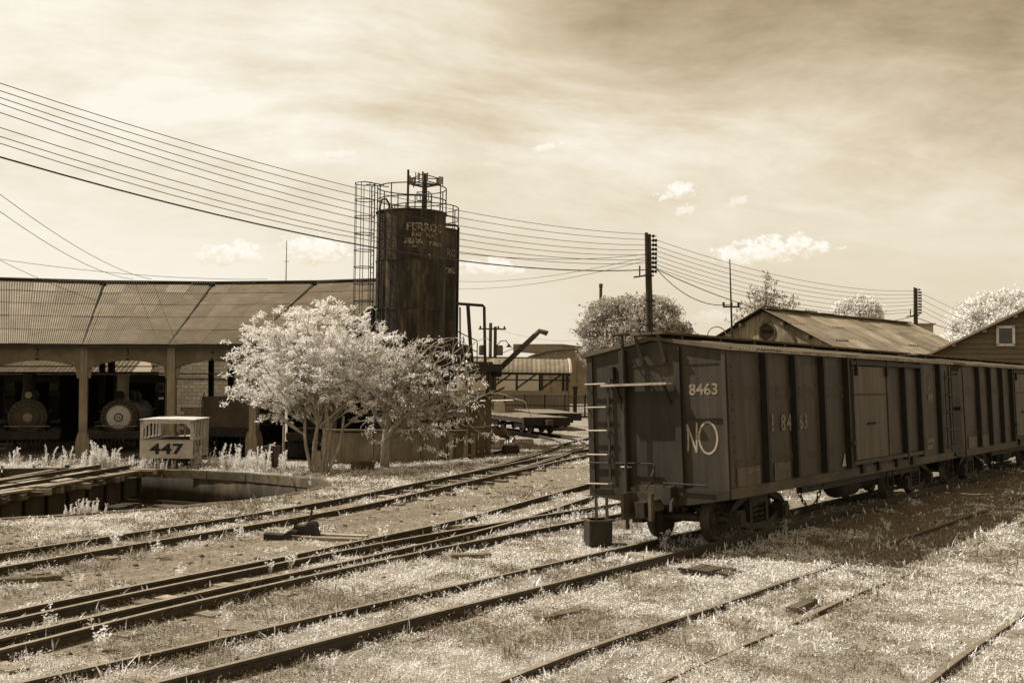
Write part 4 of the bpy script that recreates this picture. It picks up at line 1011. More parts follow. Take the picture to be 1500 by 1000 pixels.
def tank_yard():
    # low concrete containment wall in front of the tanks
    p0 = Vector((-6.35, 36.4, 0)); p1 = Vector((-1.55, 37.1, 0)); d = (p1-p0); l = d.length; d.normalize()
    t = thing('containment_wall', 'low stained concrete wall round the foot of the tanks', 'wall', (p0.x, p0.y, -.45), math.atan2(d.y, d.x))
    n = 3
    for i in range(n): MB().span((i*l/n+.01, -.1, 0), ((i+1)*l/n-.01, .1, 1.08+.02*i)).build('wall_panel', M_wallmid, t)
    MB().span((0, -.14, 1.13), (l, .14, 1.19)).build('coping', M_wallmid, t)
    for i in range(5): MB().span((l-.9+i*.26, -.17, 0), (l-.74+i*.26, -.101, 1.05)).build('upright', M_conc if i % 2 else M_wood, t)
    # side returns
    MB().span((l-.12, .11, 0), (l+.08, 7, 1.1)).build('wall_panel', M_wallmid, t)
    # loading platform
    t = thing('loading_platform', 'dark steel loading platform with pipe frames and handrails beside the tanks', 'platform', (-1.3, 38.8, -.35))
    MB().span((-1.0, -.9, 3.15), (.95, .9, 3.42)).build('deck', M_iron, t)
    MB().span((-1.0, -.9, 3.425), (.6, .9, 3.50)).build('deck_cover', M_under, t)
    for x in (-.85, .42):
        for y in (-.75, .75): MB().span((x-.04, y-.04, 0), (x+.04, y+.04, 3.15)).build('post', M_iron, t)
    f = MB(); f.path([(-.75, -.3, 5.62), (.22, -.3, 5.56), (.27, -.3, 5.5), (.33, -.3, 3.5)], .055, 7); f.build('pipe_frame', M_iron, t)
    f = MB(); f.path([(-.33, -.3, 5.6), (-.22, -.3, 4.2), (-.15, -.3, 3.5)], .07, 7); f.build('pipe_frame', M_iron, t)
    f = MB(); f.path([(-.62, -.2, 5.5), (-.58, -.2, 3.5)], .04, 6); f.build('pipe_frame', M_greypaint, t)
    f = MB()
    for k in (3.95, 4.35): f.path([(-.7, -.8, k+.25), (-.4, -.8, k+.1), (.05, -.8, k-.1)], .02, 5)
    for x in (-.7, -.45, -.2, .05): f.path([(x, -.8, 3.5), (x, -.8, 4.5-(x+.7)*.4)], .02, 5)
    f.build('handrail', M_iron, t)
    MB().lathe([(.30, 0), (.34, .25), (.28, .5), (.1, .62)], 14, Matrix.Translation((-.45, -.2, 3.5))).build('hopper', M_iron, t)
    # sloping canopy and cladding below
    MB().add([(-.55, -1.25, 1.80), (1.05, -1.25, 2.62), (1.05, .9, 2.62), (-.55, .9, 1.80), (-.55, -1.25, 1.73), (1.05, -1.25, 2.55), (1.05, .9, 2.55), (-.55, .9, 1.73)], [(0, 1, 2, 3), (7, 6, 5, 4), (0, 4, 5, 1), (1, 5, 6, 2), (2, 6, 7, 3), (3, 7, 4, 0)]).build('canopy', M_iron, t)
    for i in range(4): MB().span((-.32+i*.23, -.82, 0), (-.32+i*.23+.22, -.76, 1.85+i*.11)).build('cladding_board', M_wood, t)
    for i in range(7): MB().span((-1.0+i*.3, -.88, 2.75), (-.96+i*.3, -.84, 3.15)).build('hanger', M_iron, t)
    # boom
    a, b_, c = D(727, 545, 39.3), D(789, 486, 39.3), D(802, 489, 39.3)
    t = thing('filling_boom', 'dark tubular filling boom rising to the right with bent tip', 'boom', a[:])
    m = MB(); q = (b_-a); m.path([(0, 0, 0), q*.5, q*.93, q+Vector((0.03, 0, .03)), (c-a)*.75+q*.25+Vector((0, 0, .03)), c-a], [.10, .10, .095, .095, .095, .10], 9); m.build('boom_tube', M_rib if False else M_girder, t, True)
    MB().box((0, 0, 0), (.4, .5, .35)).build('pivot', M_iron, t)
    MB().path([q*.75, q*.75+Vector((-.0, .0, -.0)), Vector((-.5, 0, .4))], .012, 4).build('stay_cable', M_wire, t)
tank_yard()

# ------------------------------------------------------------------ flat wagons, far buildings
def flatcar(p, rz, label, L=6.5):
    t = thing('flat_wagon', label, 'rail wagon', p, rz, 'flat wagons on the spur')
    MB().span((-L/2, -1.1, .55), (L/2, 1.1, .74)).build('frame', M_under, t)
    me = MB().box((0, 0, 0), (.28, 2.25, .05)).mesh('plank', M_plank); n = int(L/.30)
    for i in range(n):
        o = link('plank', me, t); o.location = (-L/2+.15+i*L/n, random.uniform(-.02, .02), .775+random.uniform(0, .012))
    for s in (-1, 1):
        MB().span((s*L/2-.08, -1.15, .42), (s*L/2+.08, 1.15, .80)).build('buffer_beam', M_iron, t)
        MB().span((s*L/2+s*.08, -.13, .45), (s*L/2+s*.5, .13, .70)).build('coupler', M_wheel, t)
        for x in (-.55, .55):
            MB().path([(s*(L/2-1.3)+x, -.7, .32), (s*(L/2-1.3)+x, .7, .32)], .06, 8).build('axle', M_wheel, t)
            for y in (-.485, .485):
                w = link('wheel', WHEEL, t); w.scale = (.85, 1, .85); w.location = (s*(L/2-1.3)+x, y, .33)
        for y in (-.8, .8): MB().span((s*(L/2-1.3)-.75, y-.05, .28), (s*(L/2-1.3)+.75, y+.05, .46)).build('side_frame', M_iron, t)
    return t
fa = Vector((.55, 51.8, 0)); f1 = flatcar(fa[:], math.atan2(6.5, -2.3), 'flat wagon on the spur with a pale plank deck, nearer one')
f2 = flatcar((-2.9, 58.6, 0), math.atan2(6.5, -4.0), 'flat wagon with scrap on its deck, behind the nearer flat wagon')
flatcar((1.9, 58.5, 0), math.atan2(6.5, -1.2), 'low flat wagon standing beyond the other two, right of them', 7)
t_ = thing('scrap_bars', 'bent pale scrap bars lying on the left flat wagon', 'scrap', (-1.3, 55.4, .8))
MB().path([(-.3, .1, 0), (.1, -.2, .9), (.3, -.4, 0)], .05, 5).build('bent_bar', M_cart, t_); MB().path([(-1.3, .4, 0), (-.9, .1, .55), (1.4, -.6, .65)], .04, 5).build('long_bar', M_cart, t_)
m_ = MB(); m_.box((0, 0, .25), (.55, .5, .5)); m_.box((0, 0, .55), (.4, .35, .12)); o_ = m_.build('machine_box', M_cart); o_.location = (-.6, 54.2, .80); tag(o_, 'pale box with a lid standing on the flat wagons', 'box')

def far_buildings():
    # barrel roofed open shed
    x0, x1, y0 = -5.0, 4.1, 74.0
    t = thing('barrel_roof_shed', 'open sided shed with barrel vaulted corrugated roof beyond the wagons', 'building', (0, y0, 0))
    dpt = 6.0
    def arc(u):
        a = math.pi*(.08+.84*u); return (dpt/2-dpt/2*math.cos(a)/math.cos(math.pi*.08), 3.0+1.35*(math.sin(a)-math.sin(math.pi*.08)))
    n = 14; k = 16
    for i in range(n):
        xa, xb = x0+(x1-x0)*i/n, x0+(x1-x0)*(i+1)/n; V = []; F = []
        for j in range(k+1):
            yy, zz = arc(j/k)
            for q in range(5): V.append((xa+(xb-xa)*q/4, yy, zz+(.035 if q % 2 else 0)))
        for j in range(k):
            for q in range(4): F.append((j*5+q, j*5+q+1, (j+1)*5+q+1, (j+1)*5+q))
        m = MB(); m.add(V, F); m.build('roof_sheet', M_sheetpale if i in (5, 10) else M_sheet, t)
    m = MB(); m.path([(x1+.05,)+arc(j/k) for j in range(k+1)], .12, 6); m.build('arch_rib', M_lightmetal, t)
    P = [arc(j/k) for j in range(k+1)]
    m = MB(); m.prism([(0, 2.2)]+[(a, b-.02) for a, b in P]+[(dpt, 2.2)], x1-.1, x1-.02, Matrix(((0, 0, 1, 0), (1, 0, 0, 0), (0, 1, 0, 0), (0, 0, 0, 1)))); m.build('gable_sheet', M_sheet, t)
    MB().span((x1-.1, 0.05, 0), (x1-.0, dpt, 2.2)).build('end_wall', M_shedwall, t)
    MB().span((x0, .0, 0), (x1-.12, .2, 1.75)).build('front_wall', M_shedwall, t)
    MB().span((x0, dpt-.2, 0), (x1-.12, dpt, 1.6)).build('rear_wall', M_shedwall, t)
    for i in range(6):
        x = x0+.1+(x1-x0-.3)*i/5; MB().span((x-.07, 0.02, 1.75), (x+.07, .16, 3.0)).build('post', M_iron, t)
        MB().beam((x, .1, 1.9), (x+1.4 if i < 5 else x-.0, .1, 2.95), .08, .12).build('brace', M_iron, t)
        MB().span((x-.07, dpt-.15, 1.6), (x+.07, dpt-.02, 3.0)).build('post', M_iron, t)
    MB().span((x0, .0, 2.85), (x1, .18, 3.02)).build('eave_beam', M_iron, t)
    MB().span((x0, .0, 2.45), (x1, .1, 2.55)).build('girt', M_iron, t)
    # mesh fence before the shed
    t = thing('wire_fence', 'dark wire mesh fence with posts in front of the barrel shed', 'fence', (0, 71, 0))
    for i in range(9): MB().path([(-4.5+i*1.35, 0, 0), (-4.5+i*1.35, 0, 1.55)], .05, 5).build('post', M_iron, t)
    for z in (.3, .8, 1.45): MB().path([(-4.5, 0, z), (6.3, 0, z)], .025, 4).build('rail', M_iron, t)
    me = MB()
    for i in range(110): me.path([(-4.5+i*.1, 0, .1), (-4.5+i*.1, 0, 1.5)], .012, 3)
    for j in range(12): me.path([(-4.5, .0, .15+j*.12), (6.4, .0, .15+j*.12)], .012, 3)
    me.build('mesh_wire', M_iron, t)
    for x in (4.35, 5.75): tag(MB().span((x-.13, 72, 0), (x+.13, 72.3, 1.95)).span((x-.2, 71.95, 1.95), (x+.2, 72.35, 2.1)).build('gate_post', M_conc if x > 5 else M_iron), 'pale concrete gate post right of the barrel shed' if x > 5 else 'dark gate post at the right corner of the barrel shed', 'post')
    # hangar with curved roof behind
    t = thing('hangar', 'large hangar with curved dark roof behind the barrel shed', 'building', (7.2, 118, 0))
    P = [(-7.4*math.cos(math.pi*j/16), 3.0+3.0*math.sin(math.pi*j/16)) for j in range(17)]
    Mx = Matrix(((1, 0, 0, 0), (0, 0, 1, 0), (0, 1, 0, 0), (0, 0, 0, 1)))
    Rz = Matrix.Rotation(-.35, 4, 'Z')
    MB().prism([(-7.3, 0)]+[(a*.985, b-.1) for a, b in P]+[(7.3, 0)], 0, .2, Rz @ Mx).build('front_wall', M_rustroof, t)
    for i in range(16): MB().prism([(P[i][0], P[i][1]), (P[i+1][0], P[i+1][1]), (P[i+1][0], P[i+1][1]+.12), (P[i][0], P[i][1]+.12)], -.6, 22, Rz @ Mx).build('roof_panel', mat('hangar_roof', .12, .2, 1, .7, rnd=.06), t)
    MB().box((-1.5, 12, 6.2), (6, 16, .9), Matrix.Rotation(-.35, 3, 'Z')).build('ridge_vent', mat('hangar_roof', .12), t)
    for i in range(9): MB().box((Rz @ Vector((-6+i*1.5, -.06, 2.3)))[:], (.12, .1, 4.4), Matrix.Rotation(-.35, 3, 'Z')).build('wall_rib', M_sheet, t)
    # pale low building left of hangar
    t = thing('low_building', 'pale flat walled building left of the curved hangar', 'building', (-2.5, 105, 0))
    MB().span((-5, 0, 0), (5.2, 6, 4.6)).build('wall', mat('pale_render', .36, .15, .6, .9), t)
    MB().span((-5.2, -.2, 4.6), (5.4, 6.2, 4.75)).build('roof', M_sheet, t)
    # hill line
    V = []; F = []
    xs = np.linspace(-900, 900, 91)
    for i, x in enumerate(xs):
        h = 18+16*fbm(np.array([x*.006]), np.array([3.3]), 5, 4)[0]
        V += [(x, 1000-abs(x)*.25, -2), (x, 1120-abs(x)*.25, h), (x, 1300, h*.9)]
    for i in range(90):
        for j in range(2): F.append((i*3+j, i*3+3+j, i*3+4+j, i*3+1+j))
    m = MB(); m.add(V, F); o = m.build('hills', M_hill, None, True); o['kind'] = 'structure'
far_buildings()

# gabled warehouse behind the boxcars
def make_warehouse():
    t = thing('gabled_warehouse', 'stained plaster warehouse with round gable vent and patched rusty roof', 'building', (9.57, 40.0, -.1), R(-45))
    # local: x across the gable (right = nearer), y = along ridge away ; after rz -45: x->(.707,-.707), y->(.707,.707)
    hw, za, sl, Lr = 4.6, 5.35, .49, 12.2
    ze = za-sl*hw
    Mx = Matrix(((1, 0, 0, 0), (0, 0, 1, 0), (0, 1, 0, 0), (0, 0, 0, 1)))
    # gable wall with a round hole: built as fan around the hole
    hc, hr = (0.12, za-.84), .345; n = 32
    outer = []
    for k in range(n):
        a = 2*math.pi*k/n; dx, dz = math.cos(a), math.sin(a); best = 99
        for (nx, nz, dd) in ((0, -1, 0.0), (1, 0, hw), (-1, 0, hw), (sl, 1, za), (-sl, 1, za)):
            den = nx*dx+nz*dz
            if den > 1e-6: best = min(best, (dd-(nx*hc[0]+nz*hc[1]))/den)
        outer.append((hc[0]+dx*best, hc[1]+dz*best))
    w = MB(); V = []; F = []
    for k in range(n):
        a = 2*math.pi*k/n
        for y in (0, .3): V += [(hc[0]+hr*math.cos(a), y, hc[1]+hr*math.sin(a)), (outer[k][0], y, outer[k][1])]
    for k in range(n):
        q = (k+1) % n; F += [(k*4, k*4+1, q*4+1, q*4), (k*4+2, q*4+2, q*4+3, k*4+3), (k*4, q*4, q*4+2, k*4+2)]
    w.add(V, F)
    # corners filled
    w.add([(-hw, 0, 0), (-hw, .3, 0), (-hw, 0, ze), (-hw, .3, ze), (hw, 0, 0), (hw, .3, 0), (hw, 0, ze), (hw, .3, ze), (0, 0, za), (0, .3, za)], [(0, 1, 3, 2), (4, 6, 7, 5)])
    w.build('gable_wall', M_stucco, t)
    v = MB(); v.lathe([(hr-.02, .12), (hr-.02, .16)], 28, Matrix.Translation((hc[0], 0, hc[1])) @ Matrix.Rotation(-math.pi/2, 4, 'X')); vent = v.build('round_vent', M_concdark, t)
    MB().box((hc[0], .1, hc[1]+.04), (.46, .05, .10)).build('vent_slot', M_dark, vent)
    rg = MB(); rg.path([(hc[0]+(hr)*math.cos(a), -.015, hc[1]+(hr)*math.sin(a)) for a in np.linspace(0, 2*math.pi, 33)], .04, 5); rg.build('vent_rim', M_concdark, vent)
    for s in (-1, 1): MB().span((s*hw-.15, .31, 0), (s*hw+.15, Lr, ze-.1)).build('side_wall', M_stucco, t)
    MB().span((-hw+.16, Lr-.3, 0), (hw-.16, Lr-.01, ze)).build('rear_wall', M_stucco, t)
    rf = MB()
    for s in (-1, 1): rf.add([(0, -.2, za+.0), (0, Lr+.3, za), (s*(hw+.4), Lr+.3, za-sl*(hw+.4)), (s*(hw+.4), -.2, za-sl*(hw+.4))], [(0, 1, 2, 3)])
    rf = rf.build('roof', M_inner, t)
    sw, slen = 1.0, math.hypot(1, sl)*(hw+.45)/4+.12
    V, F = corr_sheet(sw+.05, slen, 5, .022); me = bpy.data.meshes.new('roof_sheet'); me.from_pydata(V, [], F); me.materials.append(M_rustroof); me.update()
    ang = math.atan(sl)
    for s in (-1, 1):
        for j in range(4):
            for i in range(13):
                if s < 0 and i > 3: continue
                d = (hw+.45)*(4-j)/4   # distance from ridge of the sheet's lower edge
                o = link('roof_sheet', me, rf)
                o.matrix_local = Matrix.Translation((s*d, -.25+sw*(i+.5), za-sl*d+.05+.035*(1 if (i+j) % 3 == 0 else 0)+random.uniform(0, .04))) @ Matrix.Rotation(math.pi/2 if s > 0 else -math.pi/2, 4, 'Z') @ Matrix.Rotation(ang, 4, 'X') @ Matrix.Rotation(random.uniform(-.035, .035), 4, 'Z')
    for i in range(12): MB().box((0, .3+i*1.03, za+.10+random.uniform(-.02, .02)), (.5, 1.06, .04)).build('ridge_cap', M_rustroof, rf)
    for s in (-1, 1):
        for k in range(4):
            x = s*(.9+k*1.05); MB().box((x, -.12, za-sl*abs(x)-.10), (.1, .35, .12)).build('purlin_end', M_wood, rf)
    # lower lean-to roof at left
    MB().add([(-hw-.2, -.1, 3.25), (-hw-.2, 6, 3.25), (-hw-2.6, 6, 2.35), (-hw-2.6, -.1, 2.35), (-hw-.2, -.1, 3.18), (-hw-.2, 6, 3.18), (-hw-2.6, 6, 2.28), (-hw-2.6, -.1, 2.28)], [(0, 1, 2, 3), (7, 6, 5, 4), (0, 4, 5, 1), (2, 6, 7, 3), (3, 7, 4, 0), (1, 5, 6, 2)]).build('lean_to_roof', M_rustroof, t)
    MB().span((-hw-2.5, 0, 0), (-hw-.2, .2, 2.3)).build('lean_to_wall', M_stucco, t)
    # antenna mast
    p = D(1077, 510, 38.2); q = D(1069, 380, 38.2)
    t = thing('antenna_mast', 'thin guyed mast standing at the left of the warehouse gable', 'mast', (p.x, p.y, 0))
    d = q-Vector((p.x, p.y, 0)); dd = Vector((q.x-p.x, 0, 0))
    MB().path([(0, 0, 0), (dd.x*.5, 0, (q.z)*.55), (dd.x, 0, q.z)], [.055, .045, .02], 6).build('tube', M_iron, t)
    z = 5.25; x = dd.x*.7
    MB().box((x, 0, z), (.6, .06, .06)).build('cross_arm', M_iron, t)
    for xx in (-.28, .0, .26): MB().lathe([(.03, 0), (.055, .03), (.04, .07), (.055, .1), (.03, .14)], 8, Matrix.Translation((x+xx, 0, z+.03))).build('insulator', M_iron, t)
    c = D(1050, 492, 38.6)
    t = tag(MB().path([c+Vector((-.35+.0, 0, -.4))]+[c+Vector((.34*math.cos(a), 0, .34*math.sin(a))) for a in np.linspace(math.pi, .1, 12)]+[c+Vector((.6, 0, .0))], .02, 5).build('service_pipe', M_greypaint), 'thin curved conduit hoop at the left eave of the warehouse', 'pipe')
    # rooftop block behind
    t = thing('water_tank_block', 'pale square block rising behind the warehouse roof', 'building', (27.3, 74, 0))
    MB().box((0, 0, 3.3), (3.3, 3, 6.6)).build('wall', mat('pale_render2', .30, .15, 1, .9), t); MB().box((-.2, -.2, 6.65), (3.7, 3.4, .1)).build('cap', M_conc, t); MB().box((-2.3, 0, 3.25), (1.3, 3, 6.5)).build('side_block', M_concdark, t)
make_warehouse()
def make_house():
    t = thing('clapboard_house', 'gabled clapboard house with small white framed window at right', 'house', (19.0, 38.6, -.1), R(-29))
    hw, za, sl = 4.9, 5.45, .50
    me = {}
    n = 29; bh = .19
    MB().prism([(-hw, 0), (hw, 0), (hw, za-sl*hw-.06), (0, za-.06), (-hw, za-sl*hw-.06)], .06, .2, Matrix(((1, 0, 0, 0), (0, 0, 1, 0), (0, 1, 0, 0), (0, 0, 0, 1)))).build('wall', M_siding, t)
    for k in range(n):
        z0 = k*bh; z1 = z0+bh; w0 = min(hw, (za-z0)/sl); w1 = min(hw, (za-z1)/sl)
        if w1 < .15: break
        V = [(-w0, .0, z0), (w0, .0, z0), (w1, .05, z1), (-w1, .05, z1), (-w0, .058, z0), (w0, .058, z0), (w1, .058, z1), (-w1, .058, z1)]
        m = MB(); m.add(V, [(0, 1, 2, 3), (4, 7, 6, 5), (0, 4, 5, 1), (3, 2, 6, 7), (0, 3, 7, 4), (1, 5, 6, 2)]); m.build('siding_board', M_siding, t)
    for s in (-1, 1): MB().span((s*hw-.08, .201, 0), (s*hw+.08, 9, za-sl*hw-.1)).build('side_wall', M_siding, t)
    for s in (-1, 1):
        r = MB(); r.add([(0, -.35, za+.10), (0, 9, za+.10), (s*(hw+.5), 9, za+.10-sl*(hw+.5)), (s*(hw+.5), -.35, za+.10-sl*(hw+.5)), (0, -.35, za+.02), (0, 9, za+.02), (s*(hw+.5), 9, za+.02-sl*(hw+.5)), (s*(hw+.5), -.35, za+.02-sl*(hw+.5))], [(0, 1, 2, 3), (7, 6, 5, 4), (0, 4, 5, 1), (2, 6, 7, 3), (3, 7, 4, 0), (1, 5, 6, 2)]); r.build('roof_slope', M_rustroof, t)
        for k in range(5): MB().box((s*(.5+k*1.05), -.15, za-sl*(.5+k*1.05)-.04), (.14, .38, .10)).build('purlin_end', M_wood, t)
    x, z = -.85, 4.45
    wd = MB().box((x, -.012, z), (.52, .03, .62)).build('window', M_glassd, t)
    for dx, dz, w, h in ((-.27, 0, .09, .72), (.27, 0, .09, .72), (0, .33, .63, .09), (0, -.33, .63, .09)): MB().box((x+dx, -.04, z+dz), (w, .06, h)).build('frame', M_whitewood, wd)
    for dx in (-.09, .09): MB().box((x+dx, -.03, z), (.02, .02, .55)).build('muntin', M_wood, wd)
make_house()

# ------------------------------------------------------------------ poles and wires
def pole(x, y, ztop, label, lean, n_ins=9):
    zb = zg1(x, y)-.05
    t = thing('utility_pole', label, 'utility pole', (x, y, zb)); H = ztop-zb
    for dx in (-.055, .055): MB().path([(dx+lean, 0, 0), (dx, 0, H-(0 if dx < 0 else .05))], [.078, .062], 8).build('pole_shaft', M_pole, t)
    for k in range(6): MB().box((lean*(1-(2+k*.9)/H), -.09, 2+k*.9), (.36, .03, .06)).build('brace_bolt', M_iron, t)
    for k in range(n_ins):
        z = H-.12-k*.16
        for xx in (.20, .30)[: (1 if k == 0 else 2)]: MB().lathe([(.02, -.06), (.05, -.04), (.035, 0), (.055, .02), (.02, .06)], 8, Matrix.Translation((xx, 0, z))).build('insulator', M_iron, t)
        MB().path([(.05, 0, z), (.32, 0, z)], .016, 4).build('insulator_pin', M_iron, t)
    q = MB(); q.path([(-.1, 0, H-1.55), (-.28, 0, H-1.6), (-.28, 0, H-1.2)], .03, 5); q.path([(-.5, 0, H-1.62), (-.1, 0, H-1.56)], .03, 5); q.build('cable_clamp', M_iron, t)
    return t
pole(4.86, 38, 7.88, 'tall twin timber utility pole with stacked insulators behind the boxcar', .22)
pole(22.18, 58, 7.85, 'second utility pole with insulators, in front of the warehouse roof', .05)
def quad3(P0, P1, P2, n=26, ext=1.0):
    """smooth curve through three points, P0 at the pole; x,y straight, z quadratic; extended past P2 by factor"""
    a = (Vector((P1.x-P0.x, P1.y-P0.y)).length)/max(1e-6, Vector((P2.x-P0.x, P2.y-P0.y)).length)
    h1, h2 = P1.z-P0.z, P2.z-P0.z
    # z = P0.z + b s + c s^2 ; s=a -> h1 ; s=1 -> h2
    c = (h2-h1/a)/(1-a); b = h2-c
    return [Vector((P0.x+(P2.x-P0.x)*s, P0.y+(P2.y-P0.y)*s, P0.z+b*s+c*s*s)) for s in np.linspace(0, ext, n)]
ORD = ['uppermost', 'second highest', 'third highest', 'fourth highest', 'fifth highest', 'sixth highest', 'seventh highest', 'eighth highest', 'lowest thin']
def Yat(px):      # distance along the left wire run at a photo column
    k = (px-750)/FPX; t = (4.86-k*38)/(14.2-k*19); return 38-19*t
yl = Yat(0)
wires = [((949, 343), (525, 276), (0, 122)), ((950, 351), (525, 287), (0, 133)), ((955, 359), (525, 300), (0, 143)), ((955, 366), (525, 311), (0, 152)), ((955, 373), (525, 321), (0, 165)), ((955, 380), (525, 333), (0, 187)), ((955, 385), (525, 343), (0, 200)), ((949, 372), (525, 349), (0, 210))]
for i, (a, b, c) in enumerate(wires):
    pts = quad3(D(*a, 38), D(*b, Yat(b[0])), D(*c, yl), ext=1.25)
    tag(MB().path(pts, .008, 4).build('overhead_wire', M_wire), ORD[i]+' of the thin wires sweeping from upper left to the tall pole', 'wire', 'thin wires left of the tall pole')
pts = quad3(D(948, 395, 38), D(600, 371, Yat(600)), D(0, 230, yl), ext=1.25)
tag(MB().path(pts, .018, 5).build('overhead_cable', M_wire), 'thick black cable hanging below the thin wires, crossing the tank', 'cable')
for i, (ya, yb, ym) in enumerate(((350, 426, 402), (359, 431, 409), (366, 436, 415), (373, 441, 421), (380, 446, 427), (386, 452, 432), (391, 456, 437))):
    A, B = D(957, ya, 38), D(1343, yb, 58); pts = []
    for s in np.linspace(0, 1, 24):
        p = A.lerp(B, s); p.z -= (.55+.03*i)*4*s*(1-s); pts.append(p)
    tag(MB().path(pts, .009, 4).build('overhead_wire', M_wire), ORD[i]+' of the thin wires between the two utility poles', 'wire', 'thin wires between the poles')
A, B = D(957, 392, 38), D(1343, 462, 58); pts = []
for s in np.linspace(0, 1, 24):
    p = A.lerp(B, s); p.z -= 2.0*4*s*(1-s)*.55; pts.append(p)
tag(MB().path(pts, .017, 5).build('overhead_cable', M_wire), 'thick sagging cable between the two utility poles', 'cable')
for i, (ya, yb) in enumerate(((427, 470), (436, 482), (445, 492), (452, 500), (466, 492))):
    A, B = D(1345, ya, 58), D(1520, ya+ (yb-ya)*1.35, 95); pts = []
    for s in np.linspace(0, 1, 14):
        p = A.lerp(B, s); p.z -= .5*4*s*(1-s); pts.append(p)
    tag(MB().path(pts, .011 if i < 4 else .02, 4).build('overhead_wire', M_wire), ORD[i]+' of the wires leading right from the second pole' if i < 4 else 'thicker cable leading right from the second pole towards the white tree', 'wire', 'wires right of the second pole')
A, B = D(958, 390, 38), D(1070, 446, 38.2); pts = []
for s in np.linspace(0, 1, 16):
    p = A.lerp(B, s); p.z -= .5*4*s*(1-s)*.9; pts.append(p)
tag(MB().path(pts, .014, 4).build('overhead_wire', M_wire), 'drooping wire from the tall pole to the thin mast', 'wire')
for lab, a, b, ya, yb, sag in (('upper faint wire at far left slanting down to the shed roof', (-30, 262), (222, 409), 22, 46.6, .35), ('lower faint wire at far left slanting down to the shed roof', (-30, 288), (196, 409), 22, 46.6, .35),
                              ('dark wire running just above the shed ridge', (-30, 375), (392, 409), 40, 47.2, .25), ('faint wire crossing the shed roof at far left', (-30, 366), (140, 440), 36, 43.0, .1),
                              ('pair of faint wires right of the tanks, upper', (672, 412), (949, 376), 60, 38.3, .3), ('pair of faint wires right of the tanks, lower', (672, 423), (949, 381), 60, 38.3, .3),
                              ('faint wire low behind the filling boom', (720, 479), (850, 498), 90, 120, .5)):
    A, B = D(*a, ya), D(*b, yb); pts = []
    for s in np.linspace(0, 1, 14):
        p = A.lerp(B, s); p.z -= sag*4*s*(1-s); pts.append(p)
    tag(MB().path(pts, .009, 4).build('overhead_wire', M_wire), lab, 'wire')
# far poles with lamp behind the platform
def far_pole():
    p = D(722, 560, 88)
    t = thing('street_light_pole', 'twin pole with crossarm, transformers and gooseneck lamp behind the platform', 'utility pole', (p.x, p.y, 0))
    for dx, h in ((-.25, 7.2), (.15, 6.9)): MB().path([(dx, 0, 0), (dx, 0, h)], [.16, .13], 8).build('pole_shaft', M_pole, t)
    MB().box((-.1, 0, 6.7), (2.3, .12, .12)).build('cross_arm', M_pole, t)
    for x in (-1.1, -.7, .4, .9): MB().lathe([(.05, 0), (.09, .06), (.05, .2)], 8, Matrix.Translation((x, 0, 6.76))).build('insulator', M_iron, t)
    for x in (-.95, .55): MB().lathe([(.24, 0), (.26, .1), (.26, .75), (.18, .85)], 12, Matrix.Translation((x, 0, 4.5))).build('transformer', M_concdark, t)
    MB().path([(.2, 0, 5.2), (.6, 0, 5.7), (1.05, 0, 5.75), (1.3, 0, 5.4)], .04, 5).build('lamp_arm', M_iron, t)
    MB().lathe([(.3, 0), (.12, .14), (.08, .25)], 10, Matrix.Translation((1.3, 0, 5.2))).build('lamp_head', M_iron, t)
    c = D(880, 433, 110); tag(MB().path([(c.x, c.y, 0), (c.x, c.y, D(880, 420, 110).z)], .16, 8).path([(c.x, c.y, 12.2), (c.x, c.y, 12.6)], .2, 8).build('chimney_pipe', M_pole), 'short dark chimney pipe tip above the round tree', 'chimney')
    c = D(419, 402, 160); tag(MB().path([(c.x, c.y, 0), (c.x, c.y, D(418, 352, 160).z)], [.2, .06], 5).path([(c.x-.4, c.y, 20), (c.x+.4, c.y, 20)], .05, 4).build('radio_mast', M_greypaint), 'faint thin radio mast far behind the shed roof', 'mast')
far_pole()
def telecom():
    p = D(620, 400, 62)
    t = thing('telecom_mast', 'telecom mast with antenna panels rising behind the tanks', 'mast', (p.x, p.y, 0))
    zt = D(620, 252, 62).z; zp = D(620, 268, 62).z
    MB().path([(0, 0, 0), (0, 0, zt-.1)], [.28, .14], 12).build('tube', M_iron, t)
    f = MB()
    for k in range(3):
        a = k*2.094+.5; b = a+2.094; A = Vector((math.cos(a)*.95, math.sin(a)*.95, zp)); B = Vector((math.cos(b)*.95, math.sin(b)*.95, zp))
        f.path([A, B], .04, 5); f.path([A+Vector((0, 0, .35)), B+Vector((0, 0, .35))], .03, 5); f.path([(0, 0, zp-.25), A], .06, 5)
    f.build('headframe', M_iron, t)
    for k in range(9):
        a = .5+(k//3)*2.094+((k % 3)-1)*.25; r = .98
        MB().box((math.cos(a)*r, math.sin(a)*r, zp+.2), (.15, .10, .55 if k % 2 else .42), Matrix.Rotation(a, 3, 'Z')).build('antenna_panel', M_sheet if k % 3 else M_greypaint, t)
    for k in range(3): MB().path([(math.cos(k*2+.3)*1.1, math.sin(k*2+.3)*1.1, zp-.15), (math.cos(k*2+.3)*1.1, math.sin(k*2+.3)*1.1, zp+.45)], .025, 5).build('whip_antenna', M_iron, t)
    zb = D(620, 295, 62).z; g = MB()
    for z in (zb, zb+.5): g.path([(.5*math.cos(a), .5*math.sin(a), z) for a in np.linspace(.6, .6+2*math.pi, 5)], .03, 4)
    for k in range(4): g.path([(.5*math.cos(.6+k*1.57), .5*math.sin(.6+k*1.57), zb), (.5*math.cos(.6+k*1.57), .5*math.sin(.6+k*1.57), zb+.5)], .025, 4); g.path([(0, 0, zb), (.5*math.cos(.6+k*1.57), .5*math.sin(.6+k*1.57), zb)], .025, 4)
    g.build('lower_platform', M_iron, t)
telecom()

